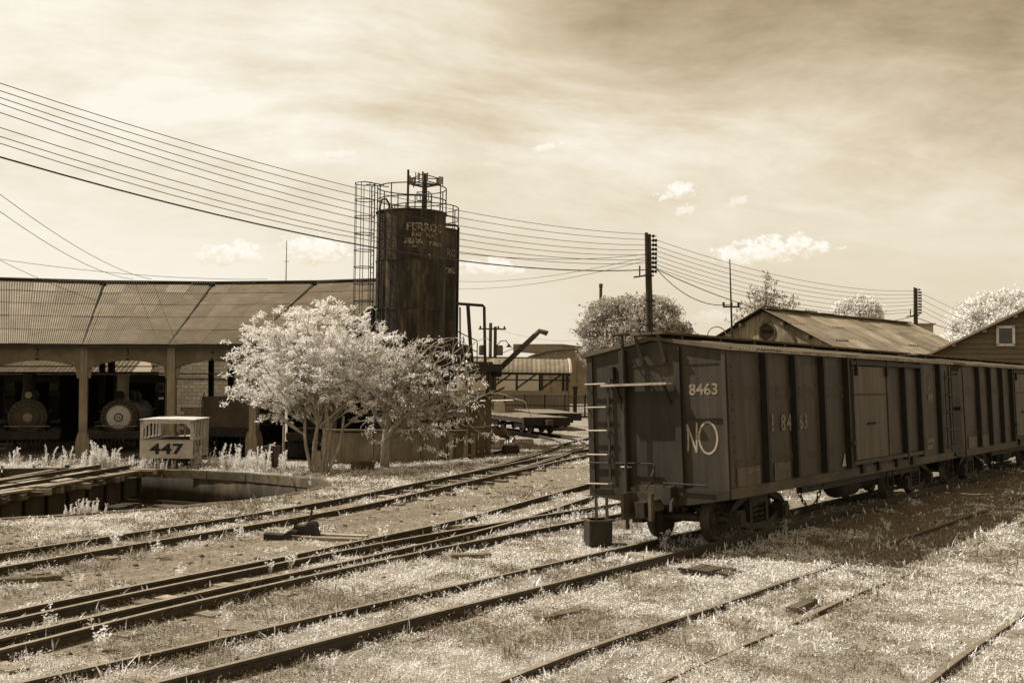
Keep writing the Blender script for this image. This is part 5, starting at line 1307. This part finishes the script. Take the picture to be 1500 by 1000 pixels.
# ------------------------------------------------------------------ trees
def rand_dir(): 
    v = Vector((random.gauss(0, 1), random.gauss(0, 1), random.gauss(0, 1))); return v.normalized()
def leaves(anchors, m, parent, count, size, aspect, droop, spread, seed=1, name='crown', flat=.5, seg=False):
    """tufts of leaf quads round anchor points (x,y,z,scale)"""
    g = np.random.default_rng(seed); A = np.asarray(anchors, float); n = len(A)*count
    c = np.repeat(A[:, :3], count, 0)+g.normal(0, 1, (n, 3))*np.array([1, 1, .55])*spread*np.repeat(A[:, 3:4], count, 0)
    th = g.uniform(0, 2*np.pi, n); el = g.normal(0, flat, n)-droop
    d = np.stack([np.cos(th)*np.cos(el), np.sin(th)*np.cos(el), np.sin(el)], 1)
    up = g.normal(0, 1, (n, 3))*.6+np.array([0, 0, 1.0]); s = np.cross(d, up); s /= np.linalg.norm(s, axis=1)[:, None]+1e-9
    L_ = size*g.uniform(.6, 1.35, n)[:, None]; W = L_*aspect
    V = np.empty((n, 4, 3)); V[:, 0] = c; V[:, 1] = c+d*L_*.5+s*W*.5; V[:, 2] = c+d*L_; V[:, 3] = c+d*L_*.5-s*W*.5
    return raw(name, V.reshape(-1, 3), np.arange(n*4).reshape(-1, 4), m, parent)
def limb(mb, p0, p1, r0, r1, bend=.15, n=5):
    p0 = Vector(p0); p1 = Vector(p1); l = (p1-p0).length; o = rand_dir()*l*bend; pts = []
    for i in range(n+1):
        t = i/n; pts.append(p0.lerp(p1, t)+o*math.sin(math.pi*t))
    mb.path(pts, [r0+(r1-r0)*i/n for i in range(n+1)], 6); return pts
def acacia():
    random.seed(21); bx, by = -6.02, 33.2; bz = zg1(bx, by)
    t = thing('leafy_tree', 'broad white leaved tree with several stems before the engine shed', 'tree', (bx, by, bz))
    tr = MB(); an = []
    def grow(stem, tops): pass
    stems = []
    for (dx, dy, h) in ((-.45, .1, 1.9), (-.1, .25, 2.3), (.25, -.1, 2.2), (.05, -.25, 2.0), (.75, .1, 1.8), (.4, .3, 2.4)):
        s0 = Vector((random.uniform(-.18, .18)+dx*.15, random.uniform(-.12, .12), 0)); s1 = Vector((dx, dy, h))
        stems.append(limb(tr, s0, s1, .065, .042, .08))
    tr.path([(0, 0, -.1), (.02, 0, .25), (.0, 0, .7)], [.2, .13, .06], 10)
    cen = Vector((-.15, 0, 3.5)); rad = Vector((2.8, 2.2, 2.6))
    for k in range(88):
        d = rand_dir(); d.z = abs(d.z)*1.1-.34
        q = Vector((d.x*rad.x, d.y*rad.y, d.z*rad.z)); q *= random.uniform(.72, 1.06)
        # layered, lobed outline; left side reaches out low
        if q.x < -1.6: q.z -= .25*(abs(q.x)-1.6)
        if q.x > 1.7: q.z += .2
        tip = cen+q; st = min(stems, key=lambda s: (s[-1]-tip).length); b0 = st[random.randrange(3, 6)]
        pts = limb(tr, b0, tip, .035, .008, .12, 6)
        for j in range(2, 7):
            base = pts[j]
            for _ in range(3):
                e = base+Vector((random.gauss(0, .42), random.gauss(0, .38), random.gauss(.02, .16))); an.append((e.x, e.y, e.z, random.uniform(.7, 1.2)))
                if random.random() < .35: tr.path([base, base.lerp(e, .5)+Vector((0, 0, .05)), e], .006, 3)
    tr.build('trunk', M_bark, t, True)
    leaves(an, L_main, t, 26, .125, .34, .12, .072, 3)
def thin_tree():
    random.seed(5); bx, by = -4.15, 34.9; bz = zg1(bx, by)
    t = thing('thinning_tree', 'half bare tree with pale trunk, curling twigs and hanging leaf clumps', 'tree', (bx, by, bz))
    tr = MB(); an = []; hang = []
    t0 = [Vector((0, 0, -.1)), Vector((.0, 0, .6)), Vector((.05, 0, 1.25)), Vector((.02, 0, 1.8))]
    tr.path(t0, [.16, .13, .12, .10], 9)
    mains = [limb(tr, t0[1]+Vector((0, 0, .3)), (1.3, -.2, 2.1), .10, .05, .1), limb(tr, t0[2], (-.6, .1, 2.6), .08, .04, .1), limb(tr, t0[3], (.2, .2, 3.6), .08, .04, .08), limb(tr, t0[3], (.9, -.1, 3.3), .07, .035, .08), limb(tr, t0[2], (2.3, .1, 2.9), .07, .03, .12), limb(tr, t0[1]+Vector((0, 0, .5)), (2.6, -.4, 2.0), .06, .03, .12), limb(tr, t0[3], (1.5, .1, 3.7), .06, .03, .1), limb(tr, t0[3], (-.5, -.4, 3.5), .06, .03, .1)]
    for k in range(230):
        mn = random.choice(mains); b0 = mn[random.randrange(2, 6)]
        d = Vector((random.gauss(.45, .8), random.gauss(0, .7), random.gauss(.45, .6)))
        tip = b0+d*random.uniform(.5, 1.1)
        if tip.z > 4.3: tip.z = 4.3
        pts = limb(tr, b0, tip, .022, .009, .22, 6)
        if random.random() < .6:   # arching tip that hangs over
            e = tip+Vector((random.gauss(.25, .3), random.gauss(0, .2), -random.uniform(.2, .9)))
            m_ = tip.lerp(e, .4)+Vector((.08, 0, .18)); tr.path([tip, m_, e], .010, 4); hang.append((e.x, e.y, e.z, 1))
        lf = .42 if b0.x < .3 else .12
        if random.random() < lf:
            for j in (4, 5, 6):
                e = pts[j]; an.append((e.x+random.gauss(0, .15), e.y+random.gauss(0, .15), e.z, random.uniform(.7, 1.1)))
    for (x, z) in ((-.5, 1.25), (-.45, 1.0), (.95, 1.35), (1.5, 1.1), (1.55, .8), (1.62, .6), (2.0, 1.4), (2.3, 1.5), (1.1, .15), (1.1, .0), (1.05, -.0), (2.45, .95)):
        for _ in range(3): hang.append((x+random.gauss(0, .1), random.gauss(0, .15)-.2, z+random.gauss(0, .12), 1.1))
    tr.path([(1.0, -.2, 1.6), (1.05, -.2, 1.0), (1.1, -.2, .3)], .008, 4)
    tr.build('trunk', M_bark, t, True)
    leaves(an+[h for h in hang if random.random() < .4], L_main, t, 20, .125, .34, .75, .085, 8, flat=.45)
acacia(); thin_tree()
def bg_tree(c, rx, rz_, ztop, label, seed, lm, n=230, leaf=.3, trunk=True, cnt=75):
    random.seed(seed); x, y = c
    t = thing('shade_tree', label, 'tree', (x, y, -.2), 0); tr = MB(); an = []
    cz = ztop+.2-rz_
    tr.path([(0, 0, 0), (.1, 0, cz*.4), (0, 0, cz*.7)], [.35, .28, .22], 8)
    lob = [(rand_dir(), random.uniform(.28, .5)) for _ in range(34)]
    for k in range(n):
        d = rand_dir(); d.z = d.z*.9+.15
        bump = 1+sum(.22*max(0, d.dot(l)-.82)/.18 for l, s in lob)
        q = Vector((d.x*rx, d.y*rx*.85, d.z*rz_))*(random.uniform(.80, .97) if random.random() < .75 else random.uniform(.4, .8))*bump*.93
        nr = math.sqrt((q.x/rx)**2+(q.y/(rx*.85))**2+(q.z/rz_)**2)
        lb = max(max(0, (d.dot(l)-.72)/.28) for l, s in lob); lim = .74+.30*lb**.6
        if nr > lim*.92: q *= lim*random.uniform(.86, 1.0)/nr
        p = Vector((0, 0, cz))+q*.94; an.append((p.x, p.y, p.z, random.uniform(.6, 1.1)))
        if k % 14 == 0: limb(tr, (0, 0, cz*.6), (p.x*.7, p.y*.7, cz*.6+(p.z-cz*.6)*.7), .10, .03, .08, 4)
    tr.build('trunk', M_barkd, t, True)
    leaves(an, lm, t, cnt, leaf, .6, .1, .30, seed, flat=.8)
a = D(925, 430, 70); bg_tree((a.x, 70), 4.0, 3.3, a.z, 'round dense tree behind the left end of the boxcar', 4, L_bg, 620, .20)
a = D(1255, 434, 112); bg_tree((a.x, 112), 2.6, 2.5, a.z, 'small pale tree crown peeping over the warehouse roof', 9, L_pale, 300, .24)
a = D(1476, 424, 76); bg_tree((a.x, 76), 5.3, 4.3, a.z, 'large white billowing tree behind the clapboard house', 15, L_pale, 820, .21)
a = D(1392, 470, 79); bg_tree((a.x+1.6, 79), 3.3, 3.0, a.z-.2, 'lower pale tree left of the large billowing one', 33, L_pale, 380, .21)
def wispy():
    random.seed(3); c = D(1122, 405, 56)
    t = thing('wispy_tree', 'sparse feathery tree with upright sprays behind the warehouse gable', 'tree', (c.x, 56, 0)); tr = MB(); an = []
    tr.path([(0, 0, 0), (.1, 0, 3), (0, 0, c.z-.3)], [.2, .12, .02], 6)
    for (px, py) in ((1122, 405), (1125, 415), (1135, 416), (1142, 430), (1150, 440), (1160, 436), (1163, 445), (1097, 428), (1104, 434), (1112, 425), (1090, 445), (1085, 455), (1080, 465), (1100, 450), (1118, 432), (1130, 435), (1075, 470), (1110, 445), (1146, 448)):
        p = D(px, py, 56)-Vector((c.x, 56, 0)); b0 = Vector((p.x*.35, 0, p.z-1.9)); pts = limb(tr, b0, p, .03, .008, .06, 6)
        for j in range(2, 7):
            for _ in range(3): an.append((pts[j].x+random.gauss(0, .12), random.gauss(0, .25), pts[j].z+random.gauss(0, .1), .6))
    tr.build('trunk', M_barkd, t, True); leaves(an, L_bg, t, 7, .22, .3, -.8, .12, 2, flat=.4)
wispy()

# ------------------------------------------------------------------ small things in the yard
def small_things():
    p = G(877, 799, -.1)
    t = thing('steel_bin', 'open square rusty steel bin beside the boxcar coupler', 'bin', (p.x, p.y+.18, zg1(p.x, p.y)-.02), R(12))
    w, h = .36, .42
    for q, (cx, cy, sx, sy) in enumerate(((0, -w/2, w, .02), (0, w/2, w, .02), (-w/2, 0, .02, w-.022), (w/2, 0, .02, w-.022))):
        MB().box((cx, cy, h/2), (sx, sy, h)).build('bin_side', M_under, t)
    for cx, cy, sx, sy in ((0, -w/2, w+.06, .045), (0, w/2, w+.06, .045), (-w/2, 0, .045, w-.05), (w/2, 0, .045, w-.05)): MB().box((cx, cy, h+.012), (sx, sy, .022)).build('rim', M_sill, t)
    MB().box((0, 0, .02), (w-.03, w-.03, .02)).build('bin_floor', M_dark, t)
    # switch stand
    p = G(446, 786, -.1)
    t = thing('switch_stand', 'squat black iron switch stand lever between the tracks', 'switch stand', (p.x, p.y, zg1(p.x, p.y)), R(-8))
    b = MB(); b.prism([(-.22, 0), (.26, 0), (.2, .16), (.1, .2), (-.14, .2), (-.2, .12)], -.11, .11, Matrix(((1, 0, 0, 0), (0, 0, -1, 0), (0, 1, 0, 0), (0, 0, 0, 1)))); b.build('housing', M_iron, t)
    MB().beam((-.15, 0, .15), (-.17, 0, .30), .05, .05, (0, 1, 0)).build('lug', M_iron, t)
    MB().path([(.05, 0, .15), (.09, 0, .3), (.12, 0, .45)], [.025, .02, .02], 6).build('lever', M_iron, t)
    MB().lathe([(.05, -.13), (.09, -.12), (.09, .12), (.05, .13)], 12, Matrix.Translation((.12, 0, .18)) @ Matrix.Rotation(math.pi/2, 4, 'X')).build('pivot_drum', M_iron, t)
    for y in (-.17, .17): MB().box((.28, y-.02, .0), (1.5, .16, .10)).build('head_block', M_tie, t)
    p = G(406, 789, -.1)
    b = MB(); b.prism([(-.2, 0), (.15, 0), (.32, .13), (.22, .16), (.1, .08), (-.2, .1)], -.1, .1, Matrix(((1, 0, 0, 0), (0, 0, -1, 0), (0, 1, 0, 0), (0, 0, 0, 1)))); o = b.build('iron_casting', M_iron); o.location = (p.x, p.y, zg1(p.x, p.y)); tag(o, 'small black iron casting left of the switch stand', 'scrap')
    # iron plate lying in the grass
    p = G(1045, 836, -.06)
    t = thing('iron_plate', 'dark ribbed iron plate lying flat in the grass by the boxcar', 'plate', (p.x, p.y, zg1(p.x, p.y)+.05), R(52))
    for i in range(5): MB().box((0, -.28+i*.14, random.uniform(-.01, .015)), (.62, .125, .03), Matrix.Rotation(random.uniform(-.05, .05), 3, 'Y')).build('slat', M_girder, t)
    MB().box((-.32, 0, .03), (.04, .74, .03)).build('edge_bar', M_iron, t)
    def board(px, py, l, w, rz, lab, m=M_wood, h=.07, dz=.03):
        p = G(px, py, -.1); o = MB().box((0, 0, 0), (l, w, h)).box((l*.4, 0, h*.5+.004), (.1, w*.8, .008)).build('timber', m); o.location = (p.x, p.y, zg1(p.x, p.y)+dz); o.rotation_euler = (random.uniform(-.05, .05), random.uniform(-.03, .03), rz); tag(o, lab, 'timber')
    rz = math.atan2(DV.y, DV.x)
    board(822, 902, .75, .16, rz-.1, 'short dark board in the grass left of the iron plate')
    board(1175, 895, .6, .14, rz, 'dark timber stub in the grass at the right foreground')
    board(675, 772, .9, .12, .15, 'pale thin board lying just below the switch track', M_plank, .04)
    board(40, 850, .8, .14, .5, 'dark stick lying left of the switch tracks', M_wood)
    board(690, 816, .6, .12, .2, 'dark board end below the lower switch track')
    board(300, 762, .7, .12, .3, 'pale plank by the far through track', M_plank, .04)
    p = G(531, 687, -.4); o = MB().box((0, 0, .14), (.75, .25, .28)).box((.1, 0, .285), (.4, .2, .012)).build('concrete_block', M_concdark); o.location = (p.x, p.y, zg1(p.x, p.y)); o.rotation_euler = (0, .03, .12); tag(o, 'oblong concrete block lying below the white tree', 'block')
    # steel cabinet by the shed
    t = thing('steel_cabinet', 'small dark metal cabinet among weeds left of the tree', 'cabinet', (-8.05, 35.6, zg1(-8.05, 35.6)), R(-12))
    MB().box((0, 0, .38), (.48, .4, .72)).build('case', M_concdark, t); MB().box((-.0, -.206, .38), (.40, .012, .62)).build('door', M_under, t); MB().box((0, 0, .76), (.54, .46, .03)).build('lid', M_under, t); MB().path([(.4, .1, 0), (.4, .1, 1.5)], .04, 6).build('vent_pipe', M_greypaint, t)
    # half buried tyre
    p = G(735, 648, -.2); t = thing('half_tyre', 'big half buried tyre beside the platform', 'tyre', (p.x, p.y, zg1(p.x, p.y)-.1), R(10))
    pr = []; m = MB()
    m.path([(.50*math.cos(a), 0, .50*math.sin(a)) for a in np.linspace(0, math.pi, 22)], .17, 12); m.build('tread', mat('tyre_dusty', .10, .3, 8, .9), t, True)
    p = G(748, 664, -.15); t = thing('scrap_drum', 'black crumpled drum lying in the shaded grass', 'drum', (p.x, p.y, zg1(p.x, p.y)+.14), R(20))
    MB().lathe([(.16, -.3), (.22, -.26), (.21, -.05), (.19, .1), (.23, .24), (.15, .3)], 12, Matrix.Rotation(math.pi/2, 4, 'Y')).build('shell', M_rubber, t); MB().path([(-.3, 0, 0), (-.5, .05, -.05), (-.62, .1, -.08)], .06, 6).build('spout', M_rubber, t)
    # low shrubs by the platform
small_things()

# ------------------------------------------------------------------ plants in countable numbers
def weed_mesh(kind, seed):
    g = np.random.default_rng(seed); V = []; F = []
    def blade(p, d, l, w):
        d = d/np.linalg.norm(d); s = np.cross(d, g.normal(0, 1, 3)); s /= np.linalg.norm(s)+1e-9; k = len(V)
        V.extend([p, p+d*l*.5+s*w/2, p+d*l, p+d*l*.5-s*w/2]); F.append((k, k+1, k+2, k+3))
    if kind == 'tall':
        for st in range(int(g.integers(2, 6))):
            b = g.normal(0, .10, 3)*[1, 1, 0]; h = g.uniform(.38, .85); bend = g.normal(0, .10, 2); n = 20
            for i in range(n):
                t = i/n; p = b+np.array([bend[0]*t*t, bend[1]*t*t, h*t])
                if t > .86 and st % 2: p = p+np.array([.10*(t-.86)/.14, 0, -.10*((t-.86)/.14)**2])
                blade(p, np.array([bend[0]*.3, bend[1]*.3, 1.0]), h/n*1.8, .05)
                for _ in range(2): a = g.uniform(0, 6.28); blade(p, np.array([math.cos(a), math.sin(a), .8]), .11*(1.1-t*.4), .035)
    else:
        for st in range(5):
            a = g.uniform(0, 6.28); h = g.uniform(.10, .26); d = np.array([math.cos(a)*.4, math.sin(a)*.4, 1.0])
            for i in range(7):
                t = i/7; p = d*h*t; a2 = g.uniform(0, 6.28); blade(p, np.array([math.cos(a2), math.sin(a2), .5]), .05, .022); a2 += 2.4; blade(p, np.array([math.cos(a2), math.sin(a2), .4]), .045, .02)
            for _ in range(7): a2 = g.uniform(0, 6.28); blade(d*h, np.array([math.cos(a2), math.sin(a2), .6]), .032, .024)
    me = bpy.data.meshes.new('w'); me.from_pydata([tuple(v) for v in V], [], F); me.materials.append(L_weed); me.update(); return me
def plants():
    random.seed(11)
    tall = [weed_mesh('tall', 40+i) for i in range(7)]; low = [weed_mesh('low', 80+i) for i in range(6)]
    for i in range(64):
        k = random.random(); px = random.choice([random.uniform(135, 175), random.uniform(0, 210), random.uniform(285, 330), random.uniform(320, 425), random.uniform(325, 415), random.uniform(320, 425)])
        Y = random.uniform(34.6, 36.4); x = (px-750)/FPX*Y
        while math.hypot(x-TT.x, Y-TT.y) < TT_R+.45: Y += .2; x = (px-750)/FPX*Y
        o = link('tall_weed', tall[i % 7]); sc = random.uniform(.55, 1.05); o.scale = (sc, sc, sc*random.uniform(.85, 1.15)); o.rotation_euler = (0, 0, random.uniform(0, 6.3)); o.location = (x, Y, zg1(x, Y)-.02)
        tag(o, 'tall pale weed spike growing along the front of the engine shed', 'weed', 'tall weeds before the shed')
    for i in range(14):
        px = random.uniform(208, 300); Y = random.uniform(34.95, 35.15); x = (px-750)/FPX*Y; o = link('tall_weed', tall[i % 7]); sc = random.uniform(.3, .55); o.scale = (sc,)*3; o.rotation_euler = (0, 0, random.uniform(0, 6.3)); o.location = (x, Y, zg1(x, Y)-.02)
        tag(o, 'short pale weed growing right in front of the 447 trolley', 'weed', 'weeds before the trolley')
    for i in range(12):   # on the pit edge
        x, y = -8.6+random.uniform(-.5, .6), 20.6+random.uniform(-.15, .3); o = link('tall_weed', tall[i % 7]); sc = random.uniform(.2, .4); o.scale = (sc,)*3; p = Vector((x-TT.x, y-TT.y, 0)).normalized()*(TT_R+.1)+TT; o.location = (p.x, p.y, zg1(p.x, p.y)); tag(o, 'small weed sprouting at the near rim of the turntable pit', 'weed', 'weeds at the pit rim')
    spots = [(262, 850), (395, 838), (73, 920), (115, 860), (640, 785), (838, 770), (600, 860), (425, 832), (560, 790), (985, 785), (970, 800), (1032, 800), (455, 700), (350, 790), (60, 800), (1150, 780), (1240, 800), (1000, 770), (495, 830), (170, 800), (230, 815), (705, 770), (820, 752), (870, 745), (1420, 700), (1300, 780), (150, 950), (330, 920)]
    for i, (px, py) in enumerate(spots):
        p = G(px, py, -.1); o = link('weed_plant', low[i % 6]); sc = random.uniform(.75, 1.35); o.scale = (sc,)*3; o.rotation_euler = (0, 0, random.uniform(0, 6.3)); o.location = (p.x, p.y, zg1(p.x, p.y)); tag(o, 'small pale leafy weed growing between the rails', 'weed', 'small weeds among the rails')
plants()

# ------------------------------------------------------------------ grass, stones
def near_rail(x, y, lim):
    bad = np.zeros(len(x), bool)
    cell = .5; key = {}
    gx = np.floor(RAILPTS[:, 0]/cell).astype(int); gy = np.floor(RAILPTS[:, 1]/cell).astype(int)
    for i, (a, b) in enumerate(zip(gx, gy)): key.setdefault((a, b), []).append(i)
    return bad
def make_grass():
    g = np.random.default_rng(99)
    def scatter(n, y0, y1, power):
        u = g.random(n); Y = y0*(y1/y0)**(u**power); X = g.uniform(-.54, .54, n)*Y; return X, Y
    def blades(X, Y, h, w, lean, ntri=1):
        n = len(X); Z = zg(X, Y)-.01; th = g.uniform(0, 2*np.pi, n); ph = g.uniform(0, 2*np.pi, n)
        ln = np.abs(g.normal(0, lean, n)); s = np.stack([np.cos(th), np.sin(th), np.zeros(n)], 1)*w[:, None]*.5
        b = np.stack([X, Y, Z], 1); t = b+np.stack([np.cos(ph)*ln*h, np.sin(ph)*ln*h, h], 1)
        m = b*.45+t*.55-np.stack([np.cos(ph)*ln*h, np.sin(ph)*ln*h, np.zeros(n)], 1)*.2
        V = np.empty((n, 4, 3)); V[:, 0] = b; V[:, 1] = m+s; V[:, 2] = t; V[:, 3] = m-s
        return V.reshape(-1, 3)
    X, Y = scatter(1150000, 7.2, 46, .85)
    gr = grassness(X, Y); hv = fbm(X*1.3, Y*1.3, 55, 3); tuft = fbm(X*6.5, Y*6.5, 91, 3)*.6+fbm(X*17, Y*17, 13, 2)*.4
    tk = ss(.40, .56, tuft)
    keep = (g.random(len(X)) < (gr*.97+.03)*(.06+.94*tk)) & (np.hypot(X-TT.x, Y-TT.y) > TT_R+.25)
    cell = (Y > 37.5) & (X < -6); keep &= ~cell
    nn = X*NV.x+Y*NV.y; aa = X*DV.x+Y*DV.y
    keep &= ~((np.abs(nn-N_CAR) < .75) & (aa > 13.7) & (g.random(len(X)) < .6))
    keep &= ~((X > -6) & (X < -1) & (Y > 36.6) & (Y < 45))
    X, Y, gr, hv, tk = X[keep], Y[keep], gr[keep], hv[keep], tk[keep]
    h = (.014+.040*g.random(len(X))**1.8)*(.45+1.1*hv)*(.6+.6*gr)*(.5+.9*tk); w = (.008+.013*g.random(len(X)))*np.clip(Y/10, .8, 2.6)
    tall = g.random(len(X)) < .02; h = h*np.where(tall, 2.6, 1.0); w = w*np.where(tall, .6, 1.0)
    far = ss(22, 36, Y); h = h*(1+1.1*far*ss(-2, -6, X))*(1+1.0*ss(.60, .72, fbm(X*2.2, Y*2.2, 171, 3)))
    dull = fbm(X*.55, Y*.55, 141, 3)*.62+fbm(X*3.2, Y*3.2, 151, 2)*.38+g.normal(0, .045, len(X)) > .525
    def flecks(X, Y, h, sz):
        n = len(X); Z = zg(X, Y)-.004+h*g.random(n)**.7
        d = g.normal(0, 1, (n, 3)); d[:, 2] = np.abs(d[:, 2])*.9; d /= np.linalg.norm(d, axis=1)[:, None]
        q = np.cross(d, g.normal(0, 1, (n, 3))); q /= np.linalg.norm(q, axis=1)[:, None]+1e-9
        c = np.stack([X, Y, Z], 1); L_ = (sz*g.uniform(.7, 1.4, n))[:, None]; W_ = L_*.5
        V = np.empty((n, 4, 3)); V[:, 0] = c; V[:, 1] = c+d*L_*.5+q*W_*.5; V[:, 2] = c+d*L_; V[:, 3] = c+d*L_*.5-q*W_*.5
        return V.reshape(-1, 3)
    isb = g.random(len(X)) < .10
    sz = .020*np.clip(Y/10, .85, 2.6)
    def both(mk):
        a, b = mk & isb, mk & ~isb
        return np.concatenate([blades(X[a], Y[a], h[a], w[a]*.75, .7), flecks(X[b], Y[b], h[b]*.75, sz[b])])
    VA = both(~dull); VB = both(dull)
    V = VA
    o = raw('dry_grass', VB, np.arange(len(VB)).reshape(-1, 4), L_dry); o['kind'] = 'stuff'; o['label'] = 'duller dry grass patches between the pale grass'; o['category'] = 'grass'
    # clumps of longer blades hugging the rails
    k = g.integers(0, len(RAILPTS), 30000); rp = RAILPTS[k]; ok = (rp[:, 1] > 7) & (rp[:, 1] < 45) & (np.abs(rp[:, 0]) < .55*rp[:, 1]); rp = rp[ok]
    X2 = rp[:, 0]+g.normal(0, .13, len(rp)); Y2 = rp[:, 1]+g.normal(0, .3, len(rp))
    cl = fbm(X2*1.8, Y2*1.8, 77, 3); ok = (cl > .50) & (g.random(len(X2)) < .2+.8*grassness(X2, Y2)) & (np.hypot(X2-TT.x, Y2-TT.y) > TT_R+.3); X2, Y2 = X2[ok], Y2[ok]
    V2 = blades(X2, Y2, .06+.10*g.random(len(X2))**2, (.012+.01*g.random(len(X2)))*np.clip(Y2/10, .8, 2.2), .6)
    V = np.concatenate([V, V2]); o = raw('grass', V, np.arange(len(V)).reshape(-1, 4), L_grass); o['kind'] = 'stuff'; o['label'] = 'pale short grass covering the yard'; o['category'] = 'grass'
def make_stones():
    g = np.random.default_rng(12); n = 3600
    u = g.random(n); Y = 7.5*(40/7.5)**u; X = g.uniform(-.53, .53, n)*Y
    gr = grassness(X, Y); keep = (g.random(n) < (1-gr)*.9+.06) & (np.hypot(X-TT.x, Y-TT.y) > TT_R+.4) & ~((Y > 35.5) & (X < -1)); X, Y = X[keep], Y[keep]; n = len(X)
    base = np.array([(1, 0, 0), (-1, 0, 0), (0, 1, 0), (0, -1, 0), (0, 0, 1), (0, 0, -1)], float)
    F0 = np.array([(0, 2, 4), (2, 1, 4), (1, 3, 4), (3, 0, 4), (2, 0, 5), (1, 2, 5), (3, 1, 5), (0, 3, 5)])
    sz = (.009+.04*g.random(n)**3)*np.clip(Y/14, .8, 1.6)
    V = base[None]*(1+g.normal(0, .25, (n, 6, 1)))*sz[:, None, None]*np.array([1.2, 1, .6]); th = g.uniform(0, 6.28, n); c, s = np.cos(th)[:, None], np.sin(th)[:, None]
    V = np.stack([V[..., 0]*c-V[..., 1]*s, V[..., 0]*s+V[..., 1]*c, V[..., 2]], -1)+np.stack([X, Y, zg(X, Y)+sz*.2], 1)[:, None]
    F = (F0[None]+np.arange(n)[:, None, None]*6).reshape(-1, 3)
    o = raw('gravel', V.reshape(-1, 3), F, mat('clod_stone', .11, .5, 12, .95, rnd=0)); o['kind'] = 'stuff'; o['label'] = 'scattered stones and clods on bare dirt'; o['category'] = 'gravel'
RAILPTS = np.array(RAILPTS)
make_grass(); make_stones()
